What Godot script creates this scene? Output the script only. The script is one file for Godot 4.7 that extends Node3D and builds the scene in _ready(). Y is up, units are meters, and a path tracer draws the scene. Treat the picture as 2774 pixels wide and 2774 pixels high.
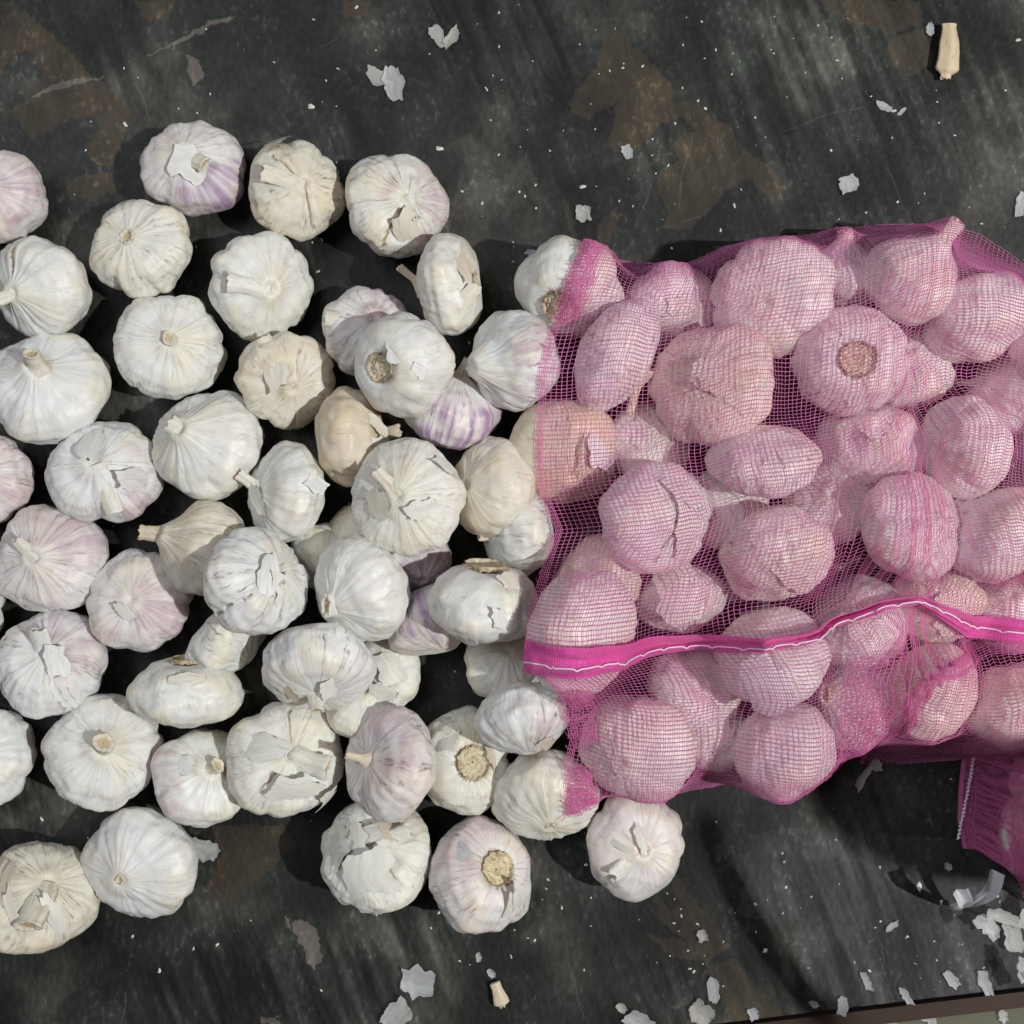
extends Node3D
# Garlic bulbs spilling from a pink net bag on a worn black mat, seen from above. Units are metres; table plan: x across, z towards the front edge.

const TAU_F := 6.2831853
var noise := FastNoiseLite.new()
var skins: Array[StandardMaterial3D] = []
var stem_mat: StandardMaterial3D
var plate_mat: StandardMaterial3D
var flake_mat: StandardMaterial3D
var flap_mat: StandardMaterial3D
var net_mat: StandardMaterial3D
var hem_mat: StandardMaterial3D
var stitch_mat: StandardMaterial3D
var tie_mat: StandardMaterial3D
var used := {}
var cover := []          # world vertices of the bulbs inside the nets

func numbered(called: String) -> String:
	var n: int = used.get(called, 0)
	used[called] = n + 1
	return called if n == 0 else "%s_%03d" % [called, n]

func thing(called: String, label: String, category: String, at: Vector3, group := "") -> Node3D:
	var o := Node3D.new()
	o.name = numbered(called)
	o.position = at
	o.set_meta("label", label)
	o.set_meta("category", category)
	if group != "":
		o.set_meta("group", group)
	add_child(o, true)
	return o

func part(called: String, m: Mesh, mat: Material, parent: Node3D) -> MeshInstance3D:
	var o := MeshInstance3D.new()
	o.name = called
	o.mesh = m
	o.material_override = null
	for k in m.get_surface_count():
		m.surface_set_material(k, mat)
	parent.add_child(o, true)
	return o

# ---------------------------------------------------------------- mesh helpers
func sheet(P: PackedVector3Array, nu: int, nv: int, wrap: bool, outward: bool, uv: PackedVector2Array, col: PackedColorArray) -> ArrayMesh:
	# a grid of nu x nv points; when wrap, column nu-1 repeats column 0
	var N := PackedVector3Array()
	N.resize(nu * nv)
	for j in nv:
		var ja := maxi(j - 1, 0) * nu
		var jb := mini(j + 1, nv - 1) * nu
		var row := j * nu
		for i in nu:
			var ia := i - 1
			var ib := i + 1
			if wrap:
				if ia < 0: ia = nu - 2
				if ib >= nu: ib = 1
			else:
				ia = maxi(ia, 0)
				ib = mini(ib, nu - 1)
			var c := (P[row + ib] - P[row + ia]).cross(P[jb + i] - P[ja + i])
			N[row + i] = (-c if outward else c).normalized()
	var idx := PackedInt32Array()
	idx.resize((nu - 1) * (nv - 1) * 6)
	var k := 0
	for j in nv - 1:
		for i in nu - 1:
			var a := j * nu + i
			var b := a + 1
			var c := a + nu
			var d := c + 1
			if outward:
				idx[k] = a; idx[k + 1] = b; idx[k + 2] = c; idx[k + 3] = b; idx[k + 4] = d; idx[k + 5] = c
			else:
				idx[k] = a; idx[k + 1] = c; idx[k + 2] = b; idx[k + 3] = b; idx[k + 4] = c; idx[k + 5] = d
			k += 6
	return arrays(P, N, uv, col, idx)

func arrays(P: PackedVector3Array, N: PackedVector3Array, uv: PackedVector2Array, col: PackedColorArray, idx: PackedInt32Array) -> ArrayMesh:
	var a := []
	a.resize(Mesh.ARRAY_MAX)
	a[Mesh.ARRAY_VERTEX] = P
	a[Mesh.ARRAY_NORMAL] = N
	if uv.size(): a[Mesh.ARRAY_TEX_UV] = uv
	if col.size(): a[Mesh.ARRAY_COLOR] = col
	a[Mesh.ARRAY_INDEX] = idx
	var m := ArrayMesh.new()
	m.add_surface_from_arrays(Mesh.PRIMITIVE_TRIANGLES, a)
	return m

func std(albedo: Color, rough: float, spec := 0.5) -> StandardMaterial3D:
	var m := StandardMaterial3D.new()
	m.albedo_color = albedo
	m.roughness = rough
	m.metallic_specular = spec
	return m

# ---------------------------------------------------------------- garlic skin: fine veins that run from root to stem
func skin(seed_: int, lines: int, depth: float, blot: float, rough: float, bump: float) -> StandardMaterial3D:
	var rng := RandomNumberGenerator.new()
	rng.seed = seed_
	var W := 640
	var H := 256
	var vein := PackedFloat32Array()
	vein.resize(W)
	var ridge := PackedFloat32Array()
	ridge.resize(W)
	for k in lines:
		var at := rng.randi_range(0, W - 1)
		var wide := rng.randi_range(1, 3)
		var strength := rng.randf_range(0.25, 1.0)
		for d in range(-wide, wide + 1):
			var i := posmod(at + d, W)
			var f := strength * (1.0 - absf(d) / (wide + 1.0))
			vein[i] = maxf(vein[i], f)
	for k in lines * 2:
		var at := rng.randi_range(0, W - 1)
		var wide := rng.randi_range(2, 7)
		var strength := rng.randf_range(-1.0, 1.0)
		for d in range(-wide, wide + 1):
			ridge[posmod(at + d, W)] += strength * (0.5 + 0.5 * cos(PI * d / (wide + 1.0)))
	var n := FastNoiseLite.new()
	n.seed = seed_
	n.frequency = 0.012
	n.fractal_octaves = 3
	var big := n.get_seamless_image(W, H).get_data()
	n.seed = seed_ + 1
	n.frequency = 0.05
	var fine := n.get_seamless_image(W, H).get_data()
	var px := PackedByteArray()
	px.resize(W * H * 3)
	var hp := PackedByteArray()
	hp.resize(W * H)
	var q := 0
	for y in H:
		for x in W:
			var b := big[q] / 255.0
			var f := fine[q] / 255.0
			var s := int(x + (b - 0.5) * 26.0 + (f - 0.5) * 5.0 + W) % W
			var on := clampf((b - 0.32) * 3.2, 0.0, 1.0) * clampf((f - 0.25) * 2.6, 0.0, 1.0)
			var v := vein[s] * on * depth
			var spot := clampf((f - 0.66) * 5.0, 0.0, 1.0) * clampf((b - 0.5) * 4.0, 0.0, 1.0) * blot
			var g := (0.95 + 0.05 * f) - spot * 0.32
			px[q * 3] = int(255.0 * clampf(g - v * 0.95, 0.0, 1.0))
			px[q * 3 + 1] = int(255.0 * clampf(g - v * 1.04, 0.0, 1.0))
			px[q * 3 + 2] = int(255.0 * clampf(g - v * 0.98 - spot * 0.05, 0.0, 1.0))
			hp[q] = int(clampf(128.0 + ridge[s] * 34.0 - v * 40.0 + (f - 0.5) * 60.0, 0.0, 255.0))
			q += 1
	var im := Image.create_from_data(W, H, false, Image.FORMAT_RGB8, px)
	var hi := Image.create_from_data(W, H, false, Image.FORMAT_L8, hp)
	hi.convert(Image.FORMAT_RGBA8)
	hi.bump_map_to_normal_map(bump)
	var m := std(Color.WHITE, rough, 0.5)
	m.albedo_texture = ImageTexture.create_from_image(im)
	m.vertex_color_use_as_albedo = true
	m.normal_enabled = true
	m.normal_texture = ImageTexture.create_from_image(hi)
	m.normal_scale = 1.0
	m.subsurf_scatter_enabled = true
	m.subsurf_scatter_strength = 0.22
	return m

# ---------------------------------------------------------------- one bulb
func profile(nh: float, n: int) -> PackedVector2Array:
	# radius and height from the root dish to the neck, for a bulb of radius 1
	var c := Curve2D.new()
	var pts := [Vector2(0.02, -0.58), Vector2(0.14, -0.58), Vector2(0.25, -0.63), Vector2(0.40, -0.68), Vector2(0.62, -0.62), Vector2(0.83, -0.42), Vector2(0.965, -0.14), Vector2(1.0, 0.10), Vector2(0.94, 0.33), Vector2(0.80, 0.52)]
	for r in [0.62, 0.44, 0.31, 0.23, 0.19]:
		pts.append(Vector2(r, 0.64 + (nh - 0.64) * pow((0.66 - r) / 0.47, 1.35)))
	pts.append_array([Vector2(0.16, nh + 0.012), Vector2(0.10, nh - 0.005), Vector2(0.05, nh - 0.05), Vector2(0.008, nh - 0.07)])
	for k in pts.size():
		var a: Vector2 = pts[maxi(k - 1, 0)]
		var b: Vector2 = pts[mini(k + 1, pts.size() - 1)]
		var t := (b - a) / 6.0
		c.add_point(pts[k], -t, t)
	var out := PackedVector2Array()
	var total := c.get_baked_length()
	for j in n:
		out.append(c.sample_baked(total * j / (n - 1.0)))
	return out

func bulb_body(R: float, asp: float, nh: float, seed_: int, nu: int, nv: int, tint: Color, stain: Color, stain_amt: float, stain_dir: Vector3, lobes: float, cracks: Array) -> ArrayMesh:
	var rng := RandomNumberGenerator.new()
	rng.seed = seed_
	var prof := profile(nh, nv)
	# cloves: uneven widths, a crease between each two
	var n := rng.randi_range(6, 10)
	var edge := PackedFloat32Array()
	var total := 0.0
	for k in n:
		edge.append(total)
		total += rng.randf_range(0.5, 1.6)
	var deep := PackedFloat32Array()
	for k in n:
		edge[k] *= TAU_F / total
		deep.append(lobes * (rng.randf_range(0.25, 1.0) if rng.randf() < 0.75 else rng.randf_range(1.0, 1.7)))
	edge.append(TAU_F)
	deep.append(deep[0])
	var crease := PackedFloat32Array()
	var fold := PackedFloat32Array()
	var cs := PackedVector2Array()
	noise.seed = seed_
	var turn := rng.randf() * TAU_F
	for i in nu:
		var a := TAU_F * (i % (nu - 1)) / (nu - 1.0)
		var k := 0
		while edge[k + 1] < a: k += 1
		var w := (a - edge[k]) / (edge[k + 1] - edge[k])
		var u := 2.0 * w - 1.0
		crease.append(lerpf(deep[k], deep[k + 1], w) * pow(absf(u), 2.2))
		cs.append(Vector2(cos(a + turn), sin(a + turn)))
		var ca := cos(a)
		var sa := sin(a)
		fold.append(noise.get_noise_2d(ca * 420.0, sa * 420.0) + 0.7 * noise.get_noise_2d(ca * 1100.0, sa * 1100.0))
	var P := PackedVector3Array()
	var C := PackedColorArray()
	var U := PackedVector2Array()
	P.resize(nu * nv)
	C.resize(nu * nv)
	U.resize(nu * nv)
	var dark := Color(0.36, 0.26, 0.16)
	var cream := tint * Color(0.99, 0.95, 0.86)
	var root := Color(0.42, 0.33, 0.21)
	var squash := rng.randf_range(0.0, 0.16)
	var squash_at := rng.randf() * TAU_F
	var reps := 1.0 + rng.randi_range(0, 1)
	var v0 := rng.randf()
	for j in nv:
		var r0: float = prof[j].x
		var y0: float = prof[j].y
		var t := j / (nv - 1.0)
		var g := 1.0
		if y0 > 0.2: g = clampf(1.0 - (y0 - 0.2) / (nh - 0.2) * 0.55, 0.0, 1.0)
		elif y0 < -0.35: g = 0.75
		var gf := 0.004
		if y0 > 0.1: gf = 0.004 + 0.024 * smoothstep(0.1, 0.75, y0) * smoothstep(0.10, 0.35, r0)
		for i in nu:
			var q := j * nu + i
			var dx := cs[i].x
			var dz := cs[i].y
			var d3 := Vector3(dx * r0, y0, dz * r0)
			var nn := noise.get_noise_3d(d3.x * 90.0, d3.y * 90.0, d3.z * 90.0)
			var n2 := noise.get_noise_3d(d3.x * 330.0 + 70.0, d3.y * 110.0, d3.z * 330.0)
			var k := 1.0 - crease[i] * g + 0.125 * nn + 0.012 * n2
			var r := r0 * k + fold[i] * gf * r0 * 1.6
			var y := y0 * (1.0 + 0.10 * nn) + fold[i] * gf * 0.5
			var c := tint.lerp(cream, clampf(nn * 2.5, 0.0, 1.0))
			if y0 > 0.55: c = c.lerp(cream, smoothstep(0.42, 0.22, r0) * 0.6)
			if r0 < 0.34 and y0 < 0.0: c = c.lerp(root, smoothstep(0.36, 0.20, r0 + n2 * 0.12))
			if stain_amt > 0.0:
				var s := d3.normalized().dot(stain_dir)
				var m := clampf((s - (0.65 - 0.5 * minf(stain_amt, 1.2)) + nn * 0.9 + n2 * 0.25) * 2.2, 0.0, 1.0) * clampf(0.62 + fold[i] * 1.1 + n2 * 0.5, 0.12, 1.0)
				c = c.lerp(stain, m * minf(1.0, 0.45 + stain_amt * 0.45))
			for cr in cracks:
				if t > cr[1] and t < cr[2]:
					var wob: float = 0.10 * noise.get_noise_2d(t * 260.0, cr[0] * 90.0) + 0.035 * noise.get_noise_2d(t * 1500.0, 9.0)
					var da := absf(wrapf(atan2(dz, dx) - cr[0] - wob, -PI, PI)) * r0
					var wide: float = cr[3] * smoothstep(0.0, 0.18, minf(t - cr[1], cr[2] - t) / (cr[2] - cr[1]))
					if da < wide:
						r -= 0.06
						c = dark
			P[q] = Vector3(dx * r * (1.0 - squash * cos(squash_at) * 0.5), y * asp, dz * r * (1.0 - squash * sin(squash_at) * 0.5)) * R
			C[q] = c
			U[q] = Vector2(reps * i / (nu - 1.0) + v0, v0 + t * 0.95)
	return sheet(P, nu, nv, true, true, U, C)

func tube(path: Curve3D, n: int, sides: int, wide: Callable, flat: float, ribs: float, seed_: int, tint: Color, tip: Color) -> ArrayMesh:
	# a ribbed dry stem, a little flattened, its cut end hollow
	var P := PackedVector3Array()
	var C := PackedColorArray()
	var U := PackedVector2Array()
	noise.seed = seed_
	var L := path.get_baked_length()
	var nu := sides + 1
	var rows := n + 4
	var side := Vector3.ZERO
	for j in rows:
		var t := minf(j / (n - 1.0), 1.0)
		var at := path.sample_baked(L * t, true)
		var dir := (path.sample_baked(minf(L * t + 0.0008, L), true) - path.sample_baked(maxf(L * t - 0.0012, 0.0), true)).normalized()
		if side == Vector3.ZERO:
			side = dir.cross(Vector3.UP if absf(dir.y) < 0.9 else Vector3.RIGHT).normalized()
		side = (side - dir * side.dot(dir)).normalized()
		var up := side.cross(dir)
		var w: float = wide.call(t) * (1.0 + 0.22 * noise.get_noise_2d(t * 130.0, 31.0) * (1.0 if ribs > 0.0 else 0.0))
		var back := 0.0
		if j == n: w *= 0.90; back = -0.0002
		elif j == n + 1: w *= 0.62; back = 0.0001
		elif j == n + 2: w *= 0.50; back = 0.0009
		elif j == n + 3: w *= 0.05; back = 0.0006
		for i in nu:
			var a := TAU_F * (i % sides) / sides
			var rr := 1.0 + ribs * noise.get_noise_2d(cos(a) * 260.0, sin(a) * 260.0 + t * 18.0) * 2.0
			var end := 0.0
			if j >= n - 1 and j <= n + 1: end = 0.0018 * (1.0 if ribs > 0.0 else 0.0) * noise.get_noise_2d(cos(a) * 500.0, sin(a) * 500.0 + 60.0)
			P.append(at + (side * cos(a) + up * sin(a) * flat) * w * rr + dir * (end - back))
			var c := tint.lerp(tint * Color(0.80, 0.74, 0.62), clampf(noise.get_noise_2d(cos(a) * 340.0, sin(a) * 340.0 + t * 9.0) * 2.0, 0.0, 1.0))
			if j >= n + 2: c = tip
			elif j >= n: c = tint.lerp(tip, 0.25)
			C.append(c)
			U.append(Vector2(i / float(sides), t))
	return sheet(P, nu, rows, true, false, U, C)

func root_plate(R: float, seed_: int, tint: Color) -> ArrayMesh:
	# the rough basal plate: a shallow knobbly disc with torn root stubs round it
	var P := PackedVector3Array()
	var C := PackedColorArray()
	noise.seed = seed_
	var nu := 37
	var nv := 13
	for j in nv:
		var t := j / (nv - 1.0)
		for i in nu:
			var a := TAU_F * (i % (nu - 1)) / (nu - 1.0)
			var e := noise.get_noise_2d(cos(a) * 500.0, sin(a) * 500.0)
			var rr := R * t * (1.0 + 0.22 * e)
			var n := 0.6 * noise.get_noise_2d(cos(a) * t * 900.0, sin(a) * t * 900.0 + 40.0) + 0.10 * sin(t * 17.0) + 0.35 * noise.get_noise_2d(cos(a) * 1900.0, sin(a) * 1900.0) * t
			var h := R * (-0.10 + 0.16 * sin(t * PI * 0.85) + 0.22 * n)
			if j == nv - 1: h = R * 0.30
			P.append(Vector3(cos(a) * rr, -0.55 * R + (-h), sin(a) * rr))
			C.append(tint.lerp(Color(0.34, 0.24, 0.13), clampf(0.30 - n * 1.9, 0.0, 0.9)))
	return sheet(P, nu, nv, true, true, PackedVector2Array(), C)

func root_stubs(R: float, seed_: int, count: int) -> ArrayMesh:
	var rng := RandomNumberGenerator.new()
	rng.seed = seed_
	var st := SurfaceTool.new()
	st.begin(Mesh.PRIMITIVE_TRIANGLES)
	for k in count:
		var a := rng.randf() * TAU_F
		var rr := R * rng.randf_range(0.75, 1.1)
		var foot := Vector3(cos(a) * rr, -0.60 * R, sin(a) * rr)
		var tip := foot + Vector3(cos(a + rng.randf_range(-0.8, 0.8)), rng.randf_range(-0.9, 0.1), sin(a + rng.randf_range(-0.8, 0.8))) * R * rng.randf_range(0.10, 0.30)
		var s := Vector3(-sin(a), 0, cos(a)) * R * 0.045
		var up := Vector3(0, -1, 0) * R * 0.05
		st.set_color(Color(0.50, 0.40, 0.25).lerp(Color(0.66, 0.58, 0.42), rng.randf()))
		for f in [[s, up], [up, -s], [-s, s]]:
			st.add_vertex(foot + f[0]); st.add_vertex(tip); st.add_vertex(foot + f[1])
	st.generate_normals()
	return st.commit()

func scrap(L: float, W: float, seed_: int, curl: float, bend: float, tint: Color, over := 0.0, nu := 13, nv := 17) -> ArrayMesh:
	# a torn scrap of papery skin, ragged all round, curled across and along
	var P := PackedVector3Array()
	var C := PackedColorArray()
	var U := PackedVector2Array()
	noise.seed = seed_
	var rng := RandomNumberGenerator.new()
	rng.seed = seed_ + 3
	var knots := []
	for k in 14: knots.append(rng.randf_range(-0.30, 0.20))
	var slant := rng.randf_range(-0.28, 0.28)
	for j in nv:
		var s := j / (nv - 1.0)
		var kf := s * 5.999
		var ki := int(kf)
		var e := 0.45 + 0.55 * pow(sin(PI * clampf(s * 0.86 + 0.07, 0.0, 1.0)), 0.6)
		var lw := -W * 0.5 * e * (1.0 + lerpf(knots[ki], knots[ki + 1], kf - ki) + 0.2 * noise.get_noise_2d(s * 400.0, 3.0))
		var rw := W * 0.5 * e * (1.0 + lerpf(knots[ki + 7], knots[mini(ki + 8, 13)], kf - ki) + 0.2 * noise.get_noise_2d(s * 400.0, 90.0))
		for i in nu:
			var v := i / (nu - 1.0)
			var x := lerpf(lw, rw, v)
			var jag := 0.0
			if j == 0 or j == nv - 1: jag = L * 0.09 * noise.get_noise_2d(v * 140.0, s * 70.0 + 7.0) + slant * L * (v - 0.5)
			var z := (s - 0.5) * L + jag
			var y := curl * 0.55 * W * (v - 0.5) * (v - 0.5) * 2.0 + bend * 0.7 * L * (s - 0.5) * (s - 0.5) * 2.0 + W * 0.05 * noise.get_noise_2d(v * 90.0, s * 60.0 + 30.0)
			if over > 0.0: y = y * 0.45 - (x * x + z * z) / (2.0 * over)
			P.append(Vector3(x, y, z))
			C.append(tint * (0.93 + 0.14 * noise.get_noise_2d(v * 330.0, s * 60.0)))
			U.append(Vector2(v * 0.22 + 0.01 * (seed_ % 70), 0.2 + s * 0.22))
	return sheet(P, nu, nv, false, false, U, C)

func lift_to(m: ArrayMesh) -> float:
	return -m.get_aabb().position.y

func frame_of(axis: Vector3) -> Basis:
	var x := axis.cross(Vector3(0, 0, 1))
	x = (x if x.length() > 0.05 else axis.cross(Vector3(1, 0, 0))).normalized()
	return Basis(x, axis, x.cross(axis))

func tint_of(k: String) -> Color:
	return {"white": Color(0.80, 0.79, 0.75), "cool": Color(0.80, 0.795, 0.785), "cream": Color(0.76, 0.71, 0.61), "beige": Color(0.70, 0.61, 0.49), "pink": Color(0.78, 0.735, 0.725), "ivory": Color(0.80, 0.78, 0.715)}[k]

func bulb(at: Vector3, axis: Vector3, R: float, asp: float, nh: float, seed_: int, kind: String, look: int, stain_amt: float, stain_dir: Vector3, lobes: float, netted: int, cracks: Array, bits: Array, label: String) -> void:
	var t := thing("garlic_bulb", label, "garlic", at, "garlic bulbs in the net bags" if netted == 1 else "loose garlic bulbs")
	var B := frame_of(axis)
	var tint := tint_of(kind)
	var stain := Color(0.50, 0.33, 0.44) if stain_amt < 0.7 else Color(0.40, 0.27, 0.43)
	var m := bulb_body(R, asp, nh, seed_, 91 if netted == 1 else 121, 40 if netted == 1 else 54, tint, stain, stain_amt, B.inverse() * stain_dir, lobes, cracks)
	var body := part("papery_skin", m, skins[look], t)
	body.basis = B
	if netted > 0:
		for v in (m.surface_get_arrays(0)[Mesh.ARRAY_VERTEX] as PackedVector3Array):
			cover.append(at + B * v)
	for b in bits:
		if b[0] == "stem":
			# b: end offset (world), half width, flatness, colour key, swell
			var c := Curve3D.new()
			var p0: Vector3 = axis * R * asp * (nh - 0.14)
			var p2: Vector3 = b[1]
			var p1: Vector3 = axis * R * asp * (nh + float(b[5]))
			c.add_point(p0, Vector3.ZERO, (p1 - p0) * 0.66)
			c.add_point(p2, (p1 - p2) * 0.66, Vector3.ZERO)
			var w1: float = b[2]
			var w0 := R * 0.235
			var wide := func(s: float) -> float: return lerpf(w0, w1, smoothstep(0.05, 0.5, s)) * (1.0 + 0.06 * smoothstep(0.8, 1.0, s))
			var sm := tube(c, 16, 20, wide, b[3], 0.09, seed_ + 5, tint_of(b[4]), Color(0.55, 0.44, 0.27))
			part("stem", sm, stem_mat, t)
			if netted > 0:
				for v in (sm.surface_get_arrays(0)[Mesh.ARRAY_VERTEX] as PackedVector3Array):
					cover.append(at + v)
		elif b[0] == "root":
			var rp := part("root_plate", root_plate(R * 0.235 * float(b[1]), seed_ + 9, Color(0.64, 0.57, 0.43) if b.size() < 3 else b[2]), plate_mat, t)
			rp.basis = B
			rp.position = axis * (-0.60 * R * asp + 0.13 * R)
			if netted > 0:
				for v in (rp.mesh.surface_get_arrays(0)[Mesh.ARRAY_VERTEX] as PackedVector3Array):
					cover.append(at + B * v + rp.position)
			var rs := part("root_stubs", root_stubs(R * 0.235 * float(b[1]), seed_ + 11, 90), plate_mat, rp)
			rs.set_meta("kind", "stuff")
		elif b[0] == "flap":
			# b: surface point (world offset), length, width, turn, curl, colour key
			var d: Vector3 = b[1]
			var nrm := d.normalized()
			var fl := part("skin_flap", scrap(b[2], b[3], seed_ + int(b[2] * 9e4) + int(b[4] * 70.0), float(b[5]) * 0.6, 0.2, tint_of(b[6]), R * 0.92), flap_mat, t)
			fl.basis = frame_of(nrm) * Basis(Vector3.UP, b[4])
			fl.position = d + nrm * 0.0008
			if netted > 0:
				for v in (fl.mesh.surface_get_arrays(0)[Mesh.ARRAY_VERTEX] as PackedVector3Array):
					cover.append(at + fl.basis * v + fl.position)

func flake(called: String, x: float, z: float, L: float, W: float, turn: float, curl: float, bend: float, key: String, seed_: int, label: String, y := 0.0, tilt := 0.0) -> void:
	var m := scrap(L, W, seed_, curl, bend, tint_of(key))
	var o := MeshInstance3D.new()
	o.name = numbered(called)
	m.surface_set_material(0, flake_mat)
	o.mesh = m
	o.basis = Basis(Vector3.UP, turn) * Basis(Vector3.RIGHT, tilt)
	o.position = Vector3(x, y + 0.0006 + lift_to(m) + absf(sin(tilt)) * L * 0.5, z)
	o.set_meta("label", label)
	o.set_meta("category", "garlic skin")
	o.set_meta("group", "scraps of garlic skin on the mat")
	add_child(o, true)

func straw(x: float, z: float, L: float, W: float, turn: float, key: String, seed_: int, label: String) -> void:
	# a dry cut neck: a flattened hollow tube, pinched at one end
	var t := thing("dry_stem", label, "garlic stem", Vector3(x, 0.0, z), "dry cut stems on the mat")
	var c := Curve3D.new()
	c.add_point(Vector3(0, W * 0.34, -L * 0.5))
	c.add_point(Vector3(W * 0.05, W * 0.42, L * 0.05), Vector3(0, 0, -L * 0.2), Vector3(0, 0, L * 0.2))
	c.add_point(Vector3(0, W * 0.30, L * 0.5))
	var wide := func(s: float) -> float: return W * 0.5 * (0.74 + 0.42 * smoothstep(0.0, 0.75, s) - 0.66 * smoothstep(0.80, 0.92, s))
	part("tube", tube(c, 26, 22, wide, 0.5, 0.10, seed_, tint_of(key) * Color(1.0, 0.93, 0.80), Color(0.38, 0.27, 0.15)), stem_mat, t).rotation.y = turn

# ---------------------------------------------------------------- nets
func along(pts: Array, f: float) -> Vector2:
	# point at share f of a polyline's length
	var total := 0.0
	for k in pts.size() - 1: total += (pts[k + 1] as Vector2).distance_to(pts[k])
	var go := total * clampf(f, 0.0, 1.0)
	for k in pts.size() - 1:
		var d: float = (pts[k + 1] as Vector2).distance_to(pts[k])
		if go <= d or k == pts.size() - 2: return (pts[k] as Vector2).lerp(pts[k + 1], clampf(go / maxf(d, 1e-6), 0.0, 1.0))
		go -= d
	return pts[-1]

func height_at(line: Array, x: float) -> float:
	# z of a polyline that runs along x
	for k in line.size() - 1:
		if x <= line[k + 1].x or k == line.size() - 2:
			return lerpf(line[k].y, line[k + 1].y, clampf((x - line[k].x) / (line[k + 1].x - line[k].x), 0.0, 1.0))
	return 0.0

var hx0 := 0.0
var hz0 := 0.0
var hc := 0.003
var hw := 0
var hh := 0
var hf := PackedFloat32Array()
var loose := PackedVector3Array()

func drape(top: Array, bottom: Array, x0: float, x1: float, z0: float, z1: float, sag: float, rim: float) -> void:
	# a membrane laid over whatever the bag holds, pulled down to the mat along its outline
	hx0 = x0; hz0 = z0
	hw = int((x1 - x0) / hc) + 1
	hh = int((z1 - z0) / hc) + 1
	var ob := PackedFloat32Array()
	ob.resize(hw * hh)
	var keep := PackedByteArray()
	keep.resize(hw * hh)
	for p: Vector3 in cover:
		var i := int((p.x - x0) / hc + 0.5)
		var j := int((p.z - z0) / hc + 0.5)
		if i >= 0 and j >= 0 and i < hw and j < hh:
			var q := j * hw + i
			ob[q] = maxf(ob[q], p.y + 0.0011)
	for j in hh:
		for i in hw:
			var x := x0 + i * hc
			var z := z0 + j * hc
			var q := j * hw + i
			if z < height_at(top, x) + 0.001 or z > height_at(bottom, x) - 0.001:
				keep[q] = 1
				ob[q] = rim
	hf = ob.duplicate()
	# start from a widened copy so that the sheet spans the gaps, then let it settle
	for pass_ in 5:
		var src := hf.duplicate()
		for j in range(1, hh - 1):
			for i in range(1, hw - 1):
				var q := j * hw + i
				if keep[q] == 0:
					hf[q] = maxf(src[q], maxf(maxf(src[q - 1], src[q + 1]), maxf(src[q - hw], src[q + hw])) - 0.0022)
	for pass_ in 70:
		for j in range(1, hh - 1):
			var q := j * hw
			for i in range(1, hw - 1):
				var s := q + i
				if keep[s] == 0:
					hf[s] = maxf(ob[s], (hf[s - 1] + hf[s + 1] + hf[s - hw] + hf[s + hw]) * 0.25 - sag)

func sheet_y(x: float, z: float) -> float:
	var a := clampf((x - hx0) / hc, 0.0, hw - 1.001)
	var b := clampf((z - hz0) / hc, 0.0, hh - 1.001)
	var i := int(a)
	var j := int(b)
	var u := a - i
	var v := b - j
	var q := j * hw + i
	return lerpf(lerpf(hf[q], hf[q + 1], u), lerpf(hf[q + hw], hf[q + hw + 1], u), v)

func weave(G: PackedVector3Array, nu: int, nv: int, wide: float, ways: int, seed_: int) -> ArrayMesh:
	# threads along both directions of a grid of points: every one a three-sided filament
	var P := PackedVector3Array()
	var N := PackedVector3Array()
	var I := PackedInt32Array()
	var rng := RandomNumberGenerator.new()
	rng.seed = seed_
	for way in ways:
		var lines := nv if way == 0 else nu
		var count := nu if way == 0 else nv
		var step := 1 if way == 0 else nu
		for l in lines:
			var first := l * nu if way == 0 else l
			var w := wide * rng.randf_range(0.75, 1.25)
			var base := P.size()
			var over := 0.00018 * (1.0 if way == 0 else -1.0)
			for k in count:
				var q := first + k * step
				var a := G[first + maxi(k - 1, 0) * step]
				var b := G[first + mini(k + 1, count - 1) * step]
				var t := (b - a).normalized()
				var cross_step := nu if way == 0 else 1
				var lo := clampi(q - cross_step, 0, G.size() - 1)
				var hi := clampi(q + cross_step, 0, G.size() - 1)
				var s := (G[hi] - G[lo])
				s = (s - t * s.dot(t)).normalized()
				var n := t.cross(s)
				if n.y < 0.0:
					n = -n
					s = -s
				var wob := over * (1.0 if (k + l) % 2 == 0 else -1.0)
				var p := G[q] + n * wob
				P.append(p + s * w); P.append(p - s * w); P.append(p + n * w * 1.1)
				N.append((s * 0.86 - n * 0.3).normalized()); N.append((-s * 0.86 - n * 0.3).normalized()); N.append(n)
				if k > 0:
					var c := base + k * 3
					for e in 3:
						var f := (e + 1) % 3
						I.append_array(PackedInt32Array([c + e, c - 3 + e, c + f, c + f, c - 3 + e, c - 3 + f]))
	return arrays(P, N, PackedVector2Array(), PackedColorArray(), I)

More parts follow.
